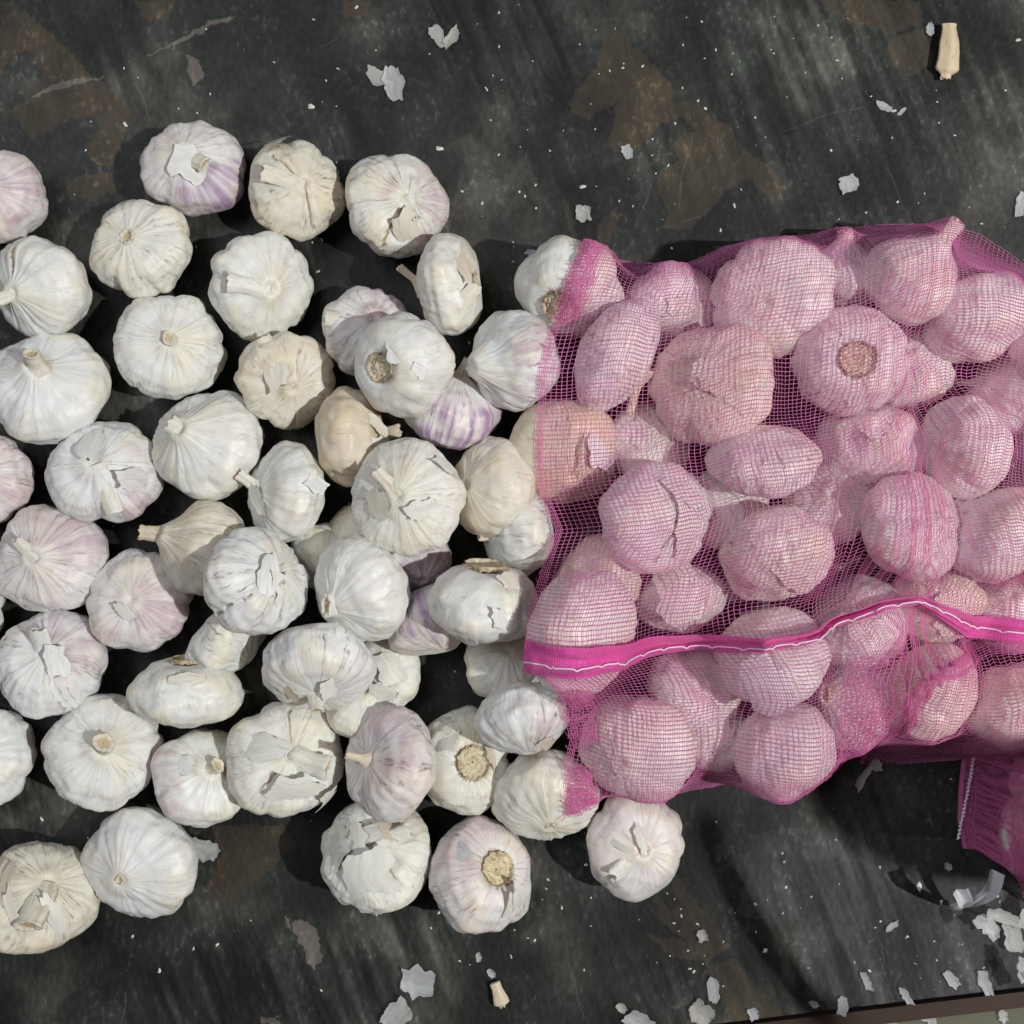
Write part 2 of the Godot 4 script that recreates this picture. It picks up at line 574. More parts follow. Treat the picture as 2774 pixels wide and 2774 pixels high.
func net_bag(mouth: Array, top: Array, bottom: Array, x_end: float, pitch: float, thick: float, seed_: int, wander: float) -> ArrayMesh:
	var nu := int((x_end - (mouth[0] as Vector2).x) / pitch)
	noise.seed = seed_
	var longest := 0.0
	var curves := []
	var fine := 150
	for i in nu:
		var s := maxf(0.0, i - 4.0) / (nu - 5.0) + minf(i, 4.0) * 0.0024
		var pts := PackedVector3Array()
		var len_ := PackedFloat32Array()
		var go := 0.0
		for k in fine + 1:
			var f := k / float(fine)
			var m := along(mouth, f)
			var bend := (noise.get_noise_2d(s * 170.0, f * 150.0) ) * wander
			var x := lerpf(m.x, x_end, clampf(s + bend * smoothstep(0.0, 0.06, s), 0.0, 1.0))
			var za := height_at(top, x)
			var zb := height_at(bottom, x)
			var z := lerpf(za, zb, f)
			z = lerpf(m.y, z, smoothstep(0.0, 0.25, s))
			var p := Vector3(x, sheet_y(x, z), z)
			if k > 0: go += p.distance_to(pts[-1])
			pts.append(p)
			len_.append(go)
		longest = maxf(longest, go)
		curves.append([pts, len_, go])
	# share of each cross-section's length, evened out along the bag so that threads stay smooth
	var shares := []
	for i in nu:
		var c: PackedFloat32Array = curves[i][1].duplicate()
		for k in fine + 1: c[k] /= float(curves[i][2])
		shares.append(c)
	for pass_ in 3:
		var next := []
		for i in nu:
			var acc := PackedFloat32Array()
			acc.resize(fine + 1)
			var n := 0
			for d in range(-9, 10, 3):
				var c: PackedFloat32Array = shares[clampi(i + d, 0, nu - 1)]
				for k in fine + 1: acc[k] += c[k]
				n += 1
			for k in fine + 1: acc[k] /= n
			next.append(acc)
		shares = next
	var nv := int(longest * 0.95 / pitch)
	var G := PackedVector3Array()
	G.resize(nu * nv)
	for i in nu:
		var pts: PackedVector3Array = curves[i][0]
		var len_: PackedFloat32Array = shares[i]
		var total := 1.0
		var k := 0
		for j in nv:
			var f := j / (nv - 1.0)
			var w := noise.get_noise_2d(i * 2.2 + 900.0, j * 2.2) * 0.7 / nv
			var go := clampf(f * total + (w if j > 0 and j < nv - 1 else 0.0), 0.0, total)
			k = clampi(k - 3, 0, fine - 1)
			while k < fine - 1 and len_[k + 1] < go: k += 1
			var u := (go - len_[k]) / maxf(len_[k + 1] - len_[k], 1e-6)
			G[j * nu + i] = pts[k].lerp(pts[k + 1], clampf(u, 0.0, 1.0))
	# loose ends that stick out of the mouth
	var rng := RandomNumberGenerator.new()
	rng.seed = seed_
	loose = PackedVector3Array()
	for k in 70:
		var j := rng.randi_range(1, nv - 2)
		var p := G[j * nu]
		var dir := (p - G[j * nu + 4]).normalized()
		var swing := rng.randf_range(-0.9, 0.9)
		var run := rng.randf_range(0.0012, 0.0042)
		for e in 6:
			var s := e / 5.0
			loose.append(p + dir * run * s + Vector3(0, rng.randf_range(-0.2, 0.6) * run * s * s, swing * run * s * s))
	return weave(G, nu, nv, thick, 2, seed_)

func ribbon(path: Array, half: Array, seed_: int, ruffle: float, lift: float, n: int, nv: int, sink: float) -> Array:
	# a strip that follows plan points, lying on the draped sheet; returns its grid
	noise.seed = seed_
	var P := PackedVector3Array()
	var U := PackedVector2Array()
	for j in nv:
		for i in n:
			var s := i / (n - 1.0)
			var c := along(path, s)
			var d := (along(path, minf(s + 0.01, 1.0)) - along(path, maxf(s - 0.01, 0.0))).normalized()
			var side := Vector2(-d.y, d.x)
			var fh := s * (half.size() - 1)
			var h := lerpf(half[int(fh)], half[mini(int(fh) + 1, half.size() - 1)], fh - int(fh))
			var v := j / (nv - 1.0) * 2.0 - 1.0
			var p2 := c + side * h * (v + 0.30 * noise.get_noise_2d(s * 300.0, v * 20.0))
			var base := sheet_y(c.x, c.y) * 0.6 + sheet_y(p2.x, p2.y) * 0.4
			var y := maxf(base, sheet_y(p2.x, p2.y)) + lift - sink * v * v * h + ruffle * noise.get_noise_2d(s * 260.0, v * 70.0)
			P.append(Vector3(p2.x, y, p2.y))
			U.append(Vector2(s * 8.0, v * 0.5 + 0.5))
	return [P, U]

# ---------------------------------------------------------------- the worn black mat
const MAT := 1024
const SPAN := 0.62

func mat_picture(prints: Array, scuffs: Array, grey: Array, streak_box: Rect2) -> Array:
	var n := FastNoiseLite.new()
	n.seed = 5
	n.frequency = 0.006
	n.fractal_octaves = 4
	var f := FastNoiseLite.new()
	f.seed = 9
	f.frequency = 0.06
	f.fractal_octaves = 3
	var kind := PackedByteArray()
	kind.resize(MAT * MAT)
	for list in [grey, prints, scuffs]:
		for poly: PackedVector2Array in list:
			var pts := PackedVector2Array()
			var lo := Vector2(1e6, 1e6)
			var hi := -lo
			for p in poly:
				var q := (p / SPAN + Vector2(0.5, 0.5)) * MAT
				pts.append(q)
				lo = lo.min(q)
				hi = hi.max(q)
			for y in range(maxi(0, int(lo.y) - 6), mini(MAT, int(hi.y) + 6)):
				for x in range(maxi(0, int(lo.x) - 6), mini(MAT, int(hi.x) + 6)):
					var at := Vector2(x + f.get_noise_2d(x * 1.3, y * 1.3) * 3.0 + n.get_noise_2d(x * 4.0, y * 4.0) * 3.0 + (n.get_noise_2d(x * 2.0, y * 2.0) * 60.0 if list == grey else 0.0), y + f.get_noise_2d(x * 1.3 + 500.0, y * 1.3) * 3.0)
					if Geometry2D.is_point_in_polygon(at, pts):
						kind[y * MAT + x] = 1 if list == prints else (2 if list == scuffs else 3)
	var px := PackedByteArray()
	px.resize(MAT * MAT * 3)
	var hp := PackedByteArray()
	hp.resize(MAT * MAT)
	var q := 0
	for y in MAT:
		for x in MAT:
			var big := n.get_noise_2d(x, y)
			var fine := f.get_noise_2d(x * 2.3, y * 1.4)
			# wear runs in slanting strokes
			var sx := x * 0.93 - y * 0.37
			var sy := x * 0.37 + y * 0.93
			var stroke := f.get_noise_2d(sx * 0.9, sy * 0.07) * clampf(0.35 + n.get_noise_2d(x * 0.6 + 300.0, y * 0.6) * 2.2 + (0.45 if streak_box.has_point(Vector2(x, y)) else 0.0), 0.0, 1.2)
			var cloud := n.get_noise_2d(x * 2.2 + 900.0, y * 1.7)
			var v := 1.0 + 0.85 * big + 0.30 * fine + 0.80 * stroke + 0.55 * cloud
			v = clampf(v, 0.20, 2.1)
			var c := Color(37, 39, 36)
			if kind[q] == 1: c = Color(55, 49, 39).lerp(Color(62, 53, 41), clampf(cloud * 1.5, 0.0, 1.0)); v = v * 0.45 + 0.58
			elif kind[q] == 2: c = Color(90, 83, 78); v = v * 0.4 + 0.62
			elif kind[q] == 3: c = Color(54, 52, 53); v = v * 0.7 + 0.33
			elif big > 0.12: c = c.lerp(Color(53, 50, 46), clampf((big - 0.16) * 3.0, 0.0, 0.6))
			var dust := clampf((fine - 0.30) * 4.0, 0.0, 1.0) * clampf(cloud * 2.0 + 0.2, 0.0, 1.0) * 26.0
			px[q * 3] = int(clampf(c.r * v + dust, 4.0, 255.0))
			px[q * 3 + 1] = int(clampf(c.g * v + dust, 4.0, 255.0))
			px[q * 3 + 2] = int(clampf(c.b * v + dust, 4.0, 255.0))
			hp[q] = int(clampf(128.0 + fine * 70.0 + stroke * 60.0 + cloud * 30.0, 0.0, 255.0))
			q += 1
	# small worn-in flecks and scratches
	var rng := RandomNumberGenerator.new()
	rng.seed = 31
	for k in 1500:
		var x := rng.randi_range(2, MAT - 3)
		var y := rng.randi_range(6, MAT - 7)
		var run := rng.randi_range(1, 5)
		var lum := rng.randf_range(0.25, 0.9)
		for d in run:
			var o := ((y + d) * MAT + x + int(d * rng.randf_range(-0.3, 0.6))) * 3
			for e in 3:
				px[o + e] = int(lerpf(px[o + e], 128.0, lum * 0.55))
	for k in 26:
		var a := Vector2(rng.randf_range(60, MAT - 60), rng.randf_range(60, MAT - 60))
		var dir := Vector2.from_angle(rng.randf_range(1.0, 1.9) if k % 3 else rng.randf_range(-0.6, -0.2))
		for s in rng.randi_range(20, 90):
			var p := a + dir * s + Vector2(sin(s * 0.11), cos(s * 0.07)) * 1.5
			if p.x < 1 or p.y < 1 or p.x > MAT - 2 or p.y > MAT - 2: break
			var o := (int(p.y) * MAT + int(p.x)) * 3
			for e in 3: px[o + e] = int(lerpf(px[o + e], 120.0, 0.35))
	var im := Image.create_from_data(MAT, MAT, false, Image.FORMAT_RGB8, px)
	var hi := Image.create_from_data(MAT, MAT, false, Image.FORMAT_L8, hp)
	hi.convert(Image.FORMAT_RGBA8)
	hi.bump_map_to_normal_map(3.0)
	return [ImageTexture.create_from_image(im), ImageTexture.create_from_image(hi)]

func slab(called: String, corners: Array, y_top: float, thick: float, mat: Material, uv_span: float) -> void:
	# a flat board with the given plan outline, edges slightly chamfered
	var st := SurfaceTool.new()
	st.begin(Mesh.PRIMITIVE_TRIANGLES)
	st.set_smooth_group(-1)
	var mid := Vector2.ZERO
	for c: Vector2 in corners: mid += c / corners.size()
	var up := func(c: Vector2, y: float) -> void:
		st.set_uv(c / uv_span + Vector2(0.5, 0.5))
		st.add_vertex(Vector3(c.x, y, c.y))
	for k in corners.size():
		var a: Vector2 = corners[k]
		var b: Vector2 = corners[(k + 1) % corners.size()]
		var ai := a + (mid - a).normalized() * 0.0015
		var bi := b + (mid - b).normalized() * 0.0015
		up.call(mid, y_top); up.call(ai, y_top); up.call(bi, y_top)
		for quad in [[ai, y_top, bi, y_top, a, y_top - 0.001, b, y_top - 0.001], [a, y_top - 0.001, b, y_top - 0.001, a, y_top - thick, b, y_top - thick]]:
			up.call(quad[0], quad[1]); up.call(quad[4], quad[5]); up.call(quad[2], quad[3])
			up.call(quad[2], quad[3]); up.call(quad[4], quad[5]); up.call(quad[6], quad[7])
	st.generate_normals()
	st.generate_tangents()
	var o := MeshInstance3D.new()
	o.name = called
	var m := st.commit()
	m.surface_set_material(0, mat)
	o.mesh = m
	o.set_meta("kind", "structure")
	add_child(o, true)

func crumbs(count: int) -> void:
	var rng := RandomNumberGenerator.new()
	rng.seed = 77
	var st := SurfaceTool.new()
	st.begin(Mesh.PRIMITIVE_TRIANGLES)
	st.set_smooth_group(-1)
	for k in count:
		var x := rng.randf_range(-0.31, 0.31)
		var z := rng.randf_range(-0.31, 0.275)
		if k % 3 == 0: x = clampf(rng.randfn(0.05, 0.13), -0.31, 0.31); z = rng.randf_range(-0.30, -0.14)
		if k % 5 == 0: x = rng.randf_range(-0.05, 0.3); z = rng.randf_range(0.19, 0.265)
		var s := rng.randf_range(0.00025, 0.0008) * (1.0 if rng.randf() < 0.93 else 1.9)
		var long := rng.randf_range(1.0, 2.2)
		var a := rng.randf() * TAU_F
		var sides := rng.randi_range(4, 6)
		st.set_color(Color(0.72, 0.71, 0.66).lerp(Color(0.50, 0.46, 0.38), rng.randf() * rng.randf()))
		var ring := []
		for e in sides:
			var q := Vector2.from_angle(TAU_F * e / sides + rng.randf_range(-0.4, 0.4)) * Vector2(long, 1.0) * s * rng.randf_range(0.7, 1.2)
			q = q.rotated(a)
			ring.append(Vector3(x + q.x, 0.0001 + rng.randf() * 0.00025, z + q.y))
		var tip := Vector3(x, 0.0004 + s * rng.randf_range(0.2, 0.6), z)
		for e in sides:
			st.add_vertex(ring[e]); st.add_vertex(ring[(e + 1) % sides]); st.add_vertex(tip)
	st.generate_normals()
	var o := MeshInstance3D.new()
	o.name = "skin_crumbs"
	var m := st.commit()
	m.surface_set_material(0, plate_mat)
	o.mesh = m
	o.set_meta("kind", "stuff")
	o.set_meta("label", "tiny pale crumbs of garlic skin sprinkled over the black mat")
	o.set_meta("category", "crumbs")
	add_child(o, true)


func _ready() -> void:
	var cam := Camera3D.new()
	cam.name = "camera"
	cam.position = Vector3(0, 0.600, 0)
	cam.rotation_degrees = Vector3(-90, 0, 0)
	cam.fov = 51.592
	cam.near = 0.02
	cam.far = 12.0
	add_child(cam)
	var env := Environment.new()
	env.background_mode = Environment.BG_COLOR
	env.background_color = Color(0.19, 0.197, 0.20)
	env.background_energy_multiplier = 1.0
	env.tonemap_mode = Environment.TONE_MAPPER_LINEAR
	env.tonemap_exposure = 0.97
	env.sdfgi_enabled = true
	env.ssao_enabled = true
	env.ssil_enabled = true
	var world := WorldEnvironment.new()
	world.name = "world"
	world.environment = env
	add_child(world)
	# a bare bulb high to one side, and a wide dim tube panel behind on the other
	var key := SpotLight3D.new()
	key.name = "stall_lamp"
	key.position = Vector3(1.22, 1.62, 0.2)
	key.spot_angle = 40.0
	key.spot_attenuation = 2.0
	key.spot_range = 6.0
	key.light_energy = 4.0
	key.light_size = 0.026
	key.light_color = Color(1.0, 1.0, 0.985)
	key.shadow_enabled = true
	add_child(key)
	key.look_at(Vector3(0.0, 0.0, 0.0), Vector3.UP)
	var soft := AreaLight3D.new()
	soft.name = "ceiling_panel"
	soft.area_size = Vector2(0.9, 0.9)
	soft.position = Vector3(-0.75, 1.5, -0.55)
	soft.light_energy = 1.1
	soft.light_color = Color(0.96, 0.98, 1.0)
	soft.shadow_enabled = true
	add_child(soft)
	soft.look_at(Vector3(0.0, 0.0, 0.0), Vector3.UP)

	noise.frequency = 0.01
	noise.fractal_octaves = 3
	skins = [skin(11, 90, 0.13, 0.25, 0.46, 1.5), skin(12, 120, 0.17, 0.5, 0.55, 3.2), skin(13, 56, 0.40, 0.35, 0.47, 2.4), skin(14, 110, 0.22, 0.9, 0.52, 2.6)]
	stem_mat = skins[3].duplicate()
	stem_mat.roughness = 0.6
	stem_mat.subsurf_scatter_enabled = false
	plate_mat = std(Color.WHITE, 0.85, 0.3)
	plate_mat.vertex_color_use_as_albedo = true
	flake_mat = skins[0].duplicate()
	flake_mat.roughness = 0.5
	flake_mat.transparency = BaseMaterial3D.TRANSPARENCY_ALPHA
	flake_mat.albedo_color = Color(0.97, 0.98, 1.0, 0.68)
	flake_mat.subsurf_scatter_enabled = false
	flake_mat.backlight_enabled = true
	flake_mat.backlight = Color(0.55, 0.54, 0.52)
	flap_mat = skins[0].duplicate()
	flap_mat.roughness = 0.55
	flap_mat.normal_scale = 0.7
	flap_mat.subsurf_scatter_enabled = false
	net_mat = std(Color(1.0, 0.66, 0.87, 0.74), 0.36, 0.5)
	net_mat.transparency = BaseMaterial3D.TRANSPARENCY_ALPHA
	net_mat.backlight_enabled = true
	net_mat.backlight = Color(1.0, 0.66, 0.86)
	hem_mat = std(Color(0.98, 0.33, 0.80), 0.42, 0.5)
	hem_mat.backlight_enabled = true
	hem_mat.backlight = Color(0.5, 0.14, 0.38)
	stitch_mat = std(Color(0.93, 0.86, 0.92), 0.6)
	tie_mat = std(Color(0.90, 0.91, 0.93), 0.25, 0.6)
	tie_mat.backlight_enabled = true
	tie_mat.backlight = Color(0.7, 0.7, 0.72)

	# the mat, the batten along its edge and the ledge beyond
	var pics := mat_picture([PackedVector2Array([Vector2(-0.2900, -0.2900), Vector2(-0.2834, -0.2900), Vector2(-0.2690, -0.2780), Vector2(-0.2480, -0.2585), Vector2(-0.2315, -0.2420), Vector2(-0.2113, -0.2255), Vector2(-0.2225, -0.2113), Vector2(-0.2234, -0.1999), Vector2(-0.2285, -0.1945), Vector2(-0.2390, -0.1999), Vector2(-0.2420, -0.2089), Vector2(-0.2330, -0.2164), Vector2(-0.2360, -0.2255), Vector2(-0.2495, -0.2225), Vector2(-0.2615, -0.2164), Vector2(-0.2720, -0.2113), Vector2(-0.2780, -0.2180), Vector2(-0.2840, -0.2285), Vector2(-0.2720, -0.2345), Vector2(-0.2660, -0.2450), Vector2(-0.2720, -0.2600), Vector2(-0.2810, -0.2615), Vector2(-0.2900, -0.2450)]),
		PackedVector2Array([Vector2(-0.2540, -0.1864), Vector2(-0.2450, -0.1909), Vector2(-0.2270, -0.1933), Vector2(-0.2204, -0.1849), Vector2(-0.2390, -0.1759), Vector2(-0.2510, -0.1789)]),
		PackedVector2Array([Vector2(0.0542, -0.2726), Vector2(0.0618, -0.2695), Vector2(0.0754, -0.2582), Vector2(0.0830, -0.2506), Vector2(0.0891, -0.2438), Vector2(0.0929, -0.2309), Vector2(0.0959, -0.2248), Vector2(0.0830, -0.2195), Vector2(0.0724, -0.2074), Vector2(0.0580, -0.2036), Vector2(0.0535, -0.2105), Vector2(0.0557, -0.2203), Vector2(0.0603, -0.2324), Vector2(0.0542, -0.2294), Vector2(0.0474, -0.2256), Vector2(0.0421, -0.2218), Vector2(0.0353, -0.2248), Vector2(0.0315, -0.2309), Vector2(0.0421, -0.2468), Vector2(0.0482, -0.2536), Vector2(0.0512, -0.2612)]),
		PackedVector2Array([Vector2(0.0936, -0.2332), Vector2(0.1035, -0.2324), Vector2(0.1148, -0.2218), Vector2(0.1239, -0.2188), Vector2(0.1269, -0.2112), Vector2(0.1391, -0.1998), Vector2(0.1491, -0.1923), Vector2(0.1535, -0.1839), Vector2(0.1491, -0.1718), Vector2(0.1360, -0.1892), Vector2(0.1277, -0.1862), Vector2(0.1209, -0.1809), Vector2(0.1088, -0.1688), Vector2(0.1012, -0.1597), Vector2(0.0845, -0.1612), Vector2(0.0898, -0.1688), Vector2(0.0830, -0.1824), Vector2(0.0830, -0.1923), Vector2(0.0913, -0.1968), Vector2(0.0944, -0.1998), Vector2(0.0898, -0.2082), Vector2(0.0944, -0.2135), Vector2(0.1035, -0.2158), Vector2(0.0959, -0.2256)]),
		PackedVector2Array([Vector2(0.0285, -0.1779), Vector2(0.0315, -0.1764), Vector2(0.0368, -0.1536), Vector2(0.0322, -0.1529)]),
		PackedVector2Array([Vector2(0.0482, -0.1612), Vector2(0.0557, -0.1718), Vector2(0.0618, -0.1688), Vector2(0.0557, -0.1536), Vector2(0.0482, -0.1521)]),
		PackedVector2Array([Vector2(0.1724, -0.2900), Vector2(0.2323, -0.2900), Vector2(0.2330, -0.2779), Vector2(0.2141, -0.2711), Vector2(0.1891, -0.2786)]),
		PackedVector2Array([Vector2(0.2118, -0.2680), Vector2(0.2330, -0.2748), Vector2(0.2391, -0.2597), Vector2(0.2368, -0.2536), Vector2(0.2232, -0.2453), Vector2(0.2141, -0.2597)]),
		PackedVector2Array([Vector2(-0.1699, 0.1770), Vector2(-0.1293, 0.1770), Vector2(-0.1232, 0.1874), Vector2(-0.1370, 0.2029), Vector2(-0.1526, 0.2151), Vector2(-0.1561, 0.2228), Vector2(-0.1647, 0.2177), Vector2(-0.1725, 0.2107), Vector2(-0.1647, 0.1934)]),
		PackedVector2Array([Vector2(0.0936, 0.2026), Vector2(0.0997, 0.2149), Vector2(0.1141, 0.2314), Vector2(0.1223, 0.2468), Vector2(0.1090, 0.2545), Vector2(0.0894, 0.2514), Vector2(0.0735, 0.2370), Vector2(0.0843, 0.2406), Vector2(0.0977, 0.2417), Vector2(0.0843, 0.2334), Vector2(0.0771, 0.2129), Vector2(0.0894, 0.2252), Vector2(0.0946, 0.2232), Vector2(0.0905, 0.2088)]),
		PackedVector2Array([Vector2(0.1100, 0.2571), Vector2(0.1254, 0.2519), Vector2(0.1357, 0.2633), Vector2(0.1563, 0.2879), Vector2(0.1254, 0.2890)]),
		PackedVector2Array([Vector2(-0.2149, -0.2900), Vector2(-0.1909, -0.2900), Vector2(-0.1939, -0.2810), Vector2(-0.2059, -0.2780)]),
		PackedVector2Array([Vector2(-0.0979, -0.2900), Vector2(-0.0799, -0.2900), Vector2(-0.0829, -0.2810), Vector2(-0.0949, -0.2792)])], [PackedVector2Array([Vector2(-0.1249, 0.2315), Vector2(-0.1197, 0.2306), Vector2(-0.1137, 0.2332), Vector2(-0.1102, 0.2358), Vector2(-0.1085, 0.2497), Vector2(-0.1119, 0.2592), Vector2(-0.1163, 0.2557), Vector2(-0.1180, 0.2462), Vector2(-0.1232, 0.2393)]),
		PackedVector2Array([Vector2(-0.1301, 0.2289), Vector2(-0.1267, 0.2324), Vector2(-0.1258, 0.2376), Vector2(-0.1293, 0.2341)]),
		PackedVector2Array([Vector2(-0.1422, 0.2861), Vector2(-0.1336, 0.2852), Vector2(-0.1301, 0.2899), Vector2(-0.1431, 0.2899)]),
		PackedVector2Array([Vector2(-0.2074, -0.2582), Vector2(-0.1877, -0.2688), Vector2(-0.1764, -0.2756), Vector2(-0.1688, -0.2794), Vector2(-0.1552, -0.2813), Vector2(-0.1612, -0.2786), Vector2(-0.1695, -0.2760), Vector2(-0.1839, -0.2673), Vector2(-0.1885, -0.2658)]),
		PackedVector2Array([Vector2(-0.2756, -0.2324), Vector2(-0.2673, -0.2385), Vector2(-0.2536, -0.2445), Vector2(-0.2370, -0.2461), Vector2(-0.2256, -0.2502), Vector2(-0.2370, -0.2445), Vector2(-0.2642, -0.2377)]),
		PackedVector2Array([Vector2(-0.1855, -0.2597), Vector2(-0.1779, -0.2567), Vector2(-0.1752, -0.2476), Vector2(-0.1817, -0.2415), Vector2(-0.1839, -0.2476)])], [PackedVector2Array([Vector2(0.1138, 0.1828), Vector2(0.1603, 0.1783), Vector2(0.2654, 0.1873), Vector2(0.2984, 0.2204), Vector2(0.2984, 0.2819), Vector2(0.2204, 0.2849), Vector2(0.1783, 0.2744), Vector2(0.1453, 0.2384), Vector2(0.1243, 0.2083)])], Rect2(620, 0, 404, 380))
	var black := std(Color.WHITE, 0.62, 0.42)
	black.albedo_texture = pics[0]
	black.normal_enabled = true
	black.normal_texture = pics[1]
	black.normal_scale = 0.22
	slab("mat", [Vector2(-0.6200, -0.6200), Vector2(0.6200, -0.6200), Vector2(0.6200, 0.2304), Vector2(-0.6200, 0.3782)], 0.0, 0.006, black, SPAN)
	var wood := std(Color(0.22, 0.16, 0.12), 0.6, 0.4)
	slab("edge_batten", [Vector2(-0.6200, 0.3822), Vector2(0.6200, 0.2344), Vector2(0.6200, 0.2434), Vector2(-0.6200, 0.3912)], -0.004, 0.03, wood, 1.0)
	var ledge := std(Color(0.40, 0.40, 0.34), 0.7, 0.3)
	slab("ledge", [Vector2(-0.6200, 0.3917), Vector2(0.6200, 0.2439), Vector2(0.6200, 0.5304), Vector2(-0.6200, 0.6782)], -0.016, 0.03, ledge, 1.0)

	bulb(Vector3(-0.2831, 0.0203, -0.1723), Vector3(0.2939, 0.9558, 0.0028), 0.0278, 0.86, 0.86, 1000, "pink", 0, 0.31, Vector3(0.7552, 0.6283, 0.1867), 0.100, 0, [], [], "pale pinkish bulb cut by the frame beside the pit-topped bulb, purple blotch at its middle")
	bulb(Vector3(-0.2020, 0.0201, -0.1433), Vector3(-0.1356, 0.9767, -0.1666), 0.0293, 0.84, 0.72, 1037, "ivory", 3, 0.00, Vector3(0.0000, 1.0000, 0.0000), 0.075, 0, [], [["stem", Vector3(-0.0025, 0.0179, -0.0030), 0.0046, 0.80, "cream", 0.12]], "cream bulb with a burst brown hollow neck below the purple streaked bulb")
	bulb(Vector3(-0.1742, 0.0187, -0.1879), Vector3(0.0435, 0.9911, -0.1258), 0.0282, 0.86, 0.86, 1074, "pink", 1, 1.00, Vector3(0.7879, 0.0237, 0.6154), 0.110, 0, [], [["stem", Vector3(0.0118, 0.0220, 0.0047), 0.0042, 0.50, "cream", 0.25], ["flap", Vector3(0.0030, 0.0206, 0.0038), 0.0204, 0.0175, 1.20, 0.25, "white"]], "purple streaked crinkled bulb with a short bent white stem, topmost in the heap")
	bulb(Vector3(-0.1176, 0.0212, -0.1755), Vector3(0.4014, 0.9122, 0.0825), 0.0275, 0.86, 0.86, 1111, "cream", 3, 0.00, Vector3(0.0000, 1.0000, 0.0000), 0.075, 0, [[-2.393, 0.629, 0.909, 0.019], [1.287, 0.574, 0.969, 0.021]], [["stem", Vector3(-0.0135, 0.0233, -0.0029), 0.0044, 0.50, "cream", 0.10], ["flap", Vector3(-0.0082, 0.0122, -0.0227), 0.0180, 0.0133, 0.30, 0.35, "cream"]], "cracked cream bulb with its stem laid flat, touching the purple streaked bulb")
	bulb(Vector3(-0.0639, 0.0226, -0.1664), Vector3(0.4106, 0.9108, 0.0443), 0.0292, 0.86, 0.86, 1148, "ivory", 2, 0.34, Vector3(0.9233, 0.3841, 0.0031), 0.075, 0, [[1.974, 0.563, 0.940, 0.022]], [["stem", Vector3(0.0142, 0.0195, 0.0116), 0.0032, 0.50, "white", 0.10], ["flap", Vector3(0.0087, 0.0140, 0.0181), 0.0260, 0.0150, 0.55, 0.30, "cream"]], "bulb with its folded stem tucked into an open slit, pink flank beside the glossy bulb")
	bulb(Vector3(-0.0323, 0.0340, -0.1215), Vector3(-0.9756, -0.2082, 0.0690), 0.0280, 0.74, 0.86, 1185, "ivory", 0, 0.00, Vector3(0.0000, 1.0000, 0.0000), 0.030, 0, [], [["stem", Vector3(-0.0274, 0.0045, -0.0083), 0.0021, 0.50, "beige", 0.30], ["root", 0.90], ["flap", Vector3(0.0068, 0.0192, -0.0085), 0.0198, 0.0113, 0.40, 0.50, "beige"], ["flap", Vector3(0.0088, 0.0166, 0.0114), 0.0181, 0.0108, -0.30, 0.60, "cream"]], "glossy bulb lying on its side, torn root end facing the net bag")
	bulb(Vector3(-0.2552, 0.0229, -0.1216), Vector3(-0.3592, 0.8929, 0.2714), 0.0292, 0.86, 0.86, 1222, "white", 0, 0.00, Vector3(0.0000, 1.0000, 0.0000), 0.060, 0, [[-1.624, 0.659, 0.862, 0.031]], [["stem", Vector3(-0.0154, 0.0208, 0.0106), 0.0036, 0.50, "ivory", 0.10]], "smooth white bulb with a dark nick and a brown pit in its sunken neck")
	bulb(Vector3(-0.1375, 0.0225, -0.1237), Vector3(0.4827, 0.8340, 0.2673), 0.0274, 0.86, 0.86, 1259, "white", 0, 0.00, Vector3(0.0000, 1.0000, 0.0000), 0.090, 0, [], [["stem", Vector3(-0.0115, 0.0242, 0.0034), 0.0051, 0.50, "white", 0.12]], "round white bulb with a stubby stem bent flat, below the cracked cream bulb")
	bulb(Vector3(-0.1867, 0.0216, -0.0900), Vector3(0.2755, 0.9595, -0.0588), 0.0298, 0.86, 0.80, 1296, "white", 1, 0.00, Vector3(0.0000, 1.0000, 0.0000), 0.060, 0, [], [["stem", Vector3(0.0065, 0.0225, -0.0014), 0.0039, 0.80, "cream", 0.12]], "crinkly white bulb with a small ringed brown hole at its centre")
	bulb(Vector3(-0.2521, 0.0235, -0.0672), Vector3(0.1351, 0.9177, -0.3735), 0.0306, 0.86, 0.95, 1333, "cool", 0, 0.00, Vector3(0.0000, 1.0000, 0.0000), 0.055, 0, [], [["stem", Vector3(0.0036, 0.0291, -0.0148), 0.0046, 0.80, "cream", 0.12], ["flap", Vector3(0.0305, -0.0015, -0.0011), 0.0115, 0.0058, 0.10, 0.50, "cool"], ["flap", Vector3(-0.0004, 0.0090, 0.0292), 0.0202, 0.0063, 1.50, 0.50, "cool"]], "large bluish white bulb with a soft upright neck below the smooth nicked bulb")
	bulb(Vector3(-0.1237, 0.0222, -0.0717), Vector3(0.4044, 0.8573, 0.3185), 0.0275, 0.86, 0.86, 1370, "cream", 3, 0.00, Vector3(0.0000, 1.0000, 0.0000), 0.090, 0, [], [["stem", Vector3(-0.0083, 0.0163, -0.0207), 0.0039, 0.50, "cream", 0.18], ["flap", Vector3(-0.0007, 0.0220, -0.0039), 0.0231, 0.0127, 0.20, 0.30, "cream"]], "cream bulb with a long dry stem folded over its shoulder beside the shaded beige bulb")
	bulb(Vector3(-0.0793, 0.0196, -0.0982), Vector3(0.2779, 0.9367, -0.2128), 0.0261, 0.86, 0.86, 1407, "pink", 2, 0.22, Vector3(0.6629, 0.5456, -0.5127), 0.075, 0, [], [["stem", Vector3(-0.0203, 0.0158, -0.0050), 0.0039, 0.50, "cream", 0.35]], "half hidden bulb with a thick straw stem lying level across it")
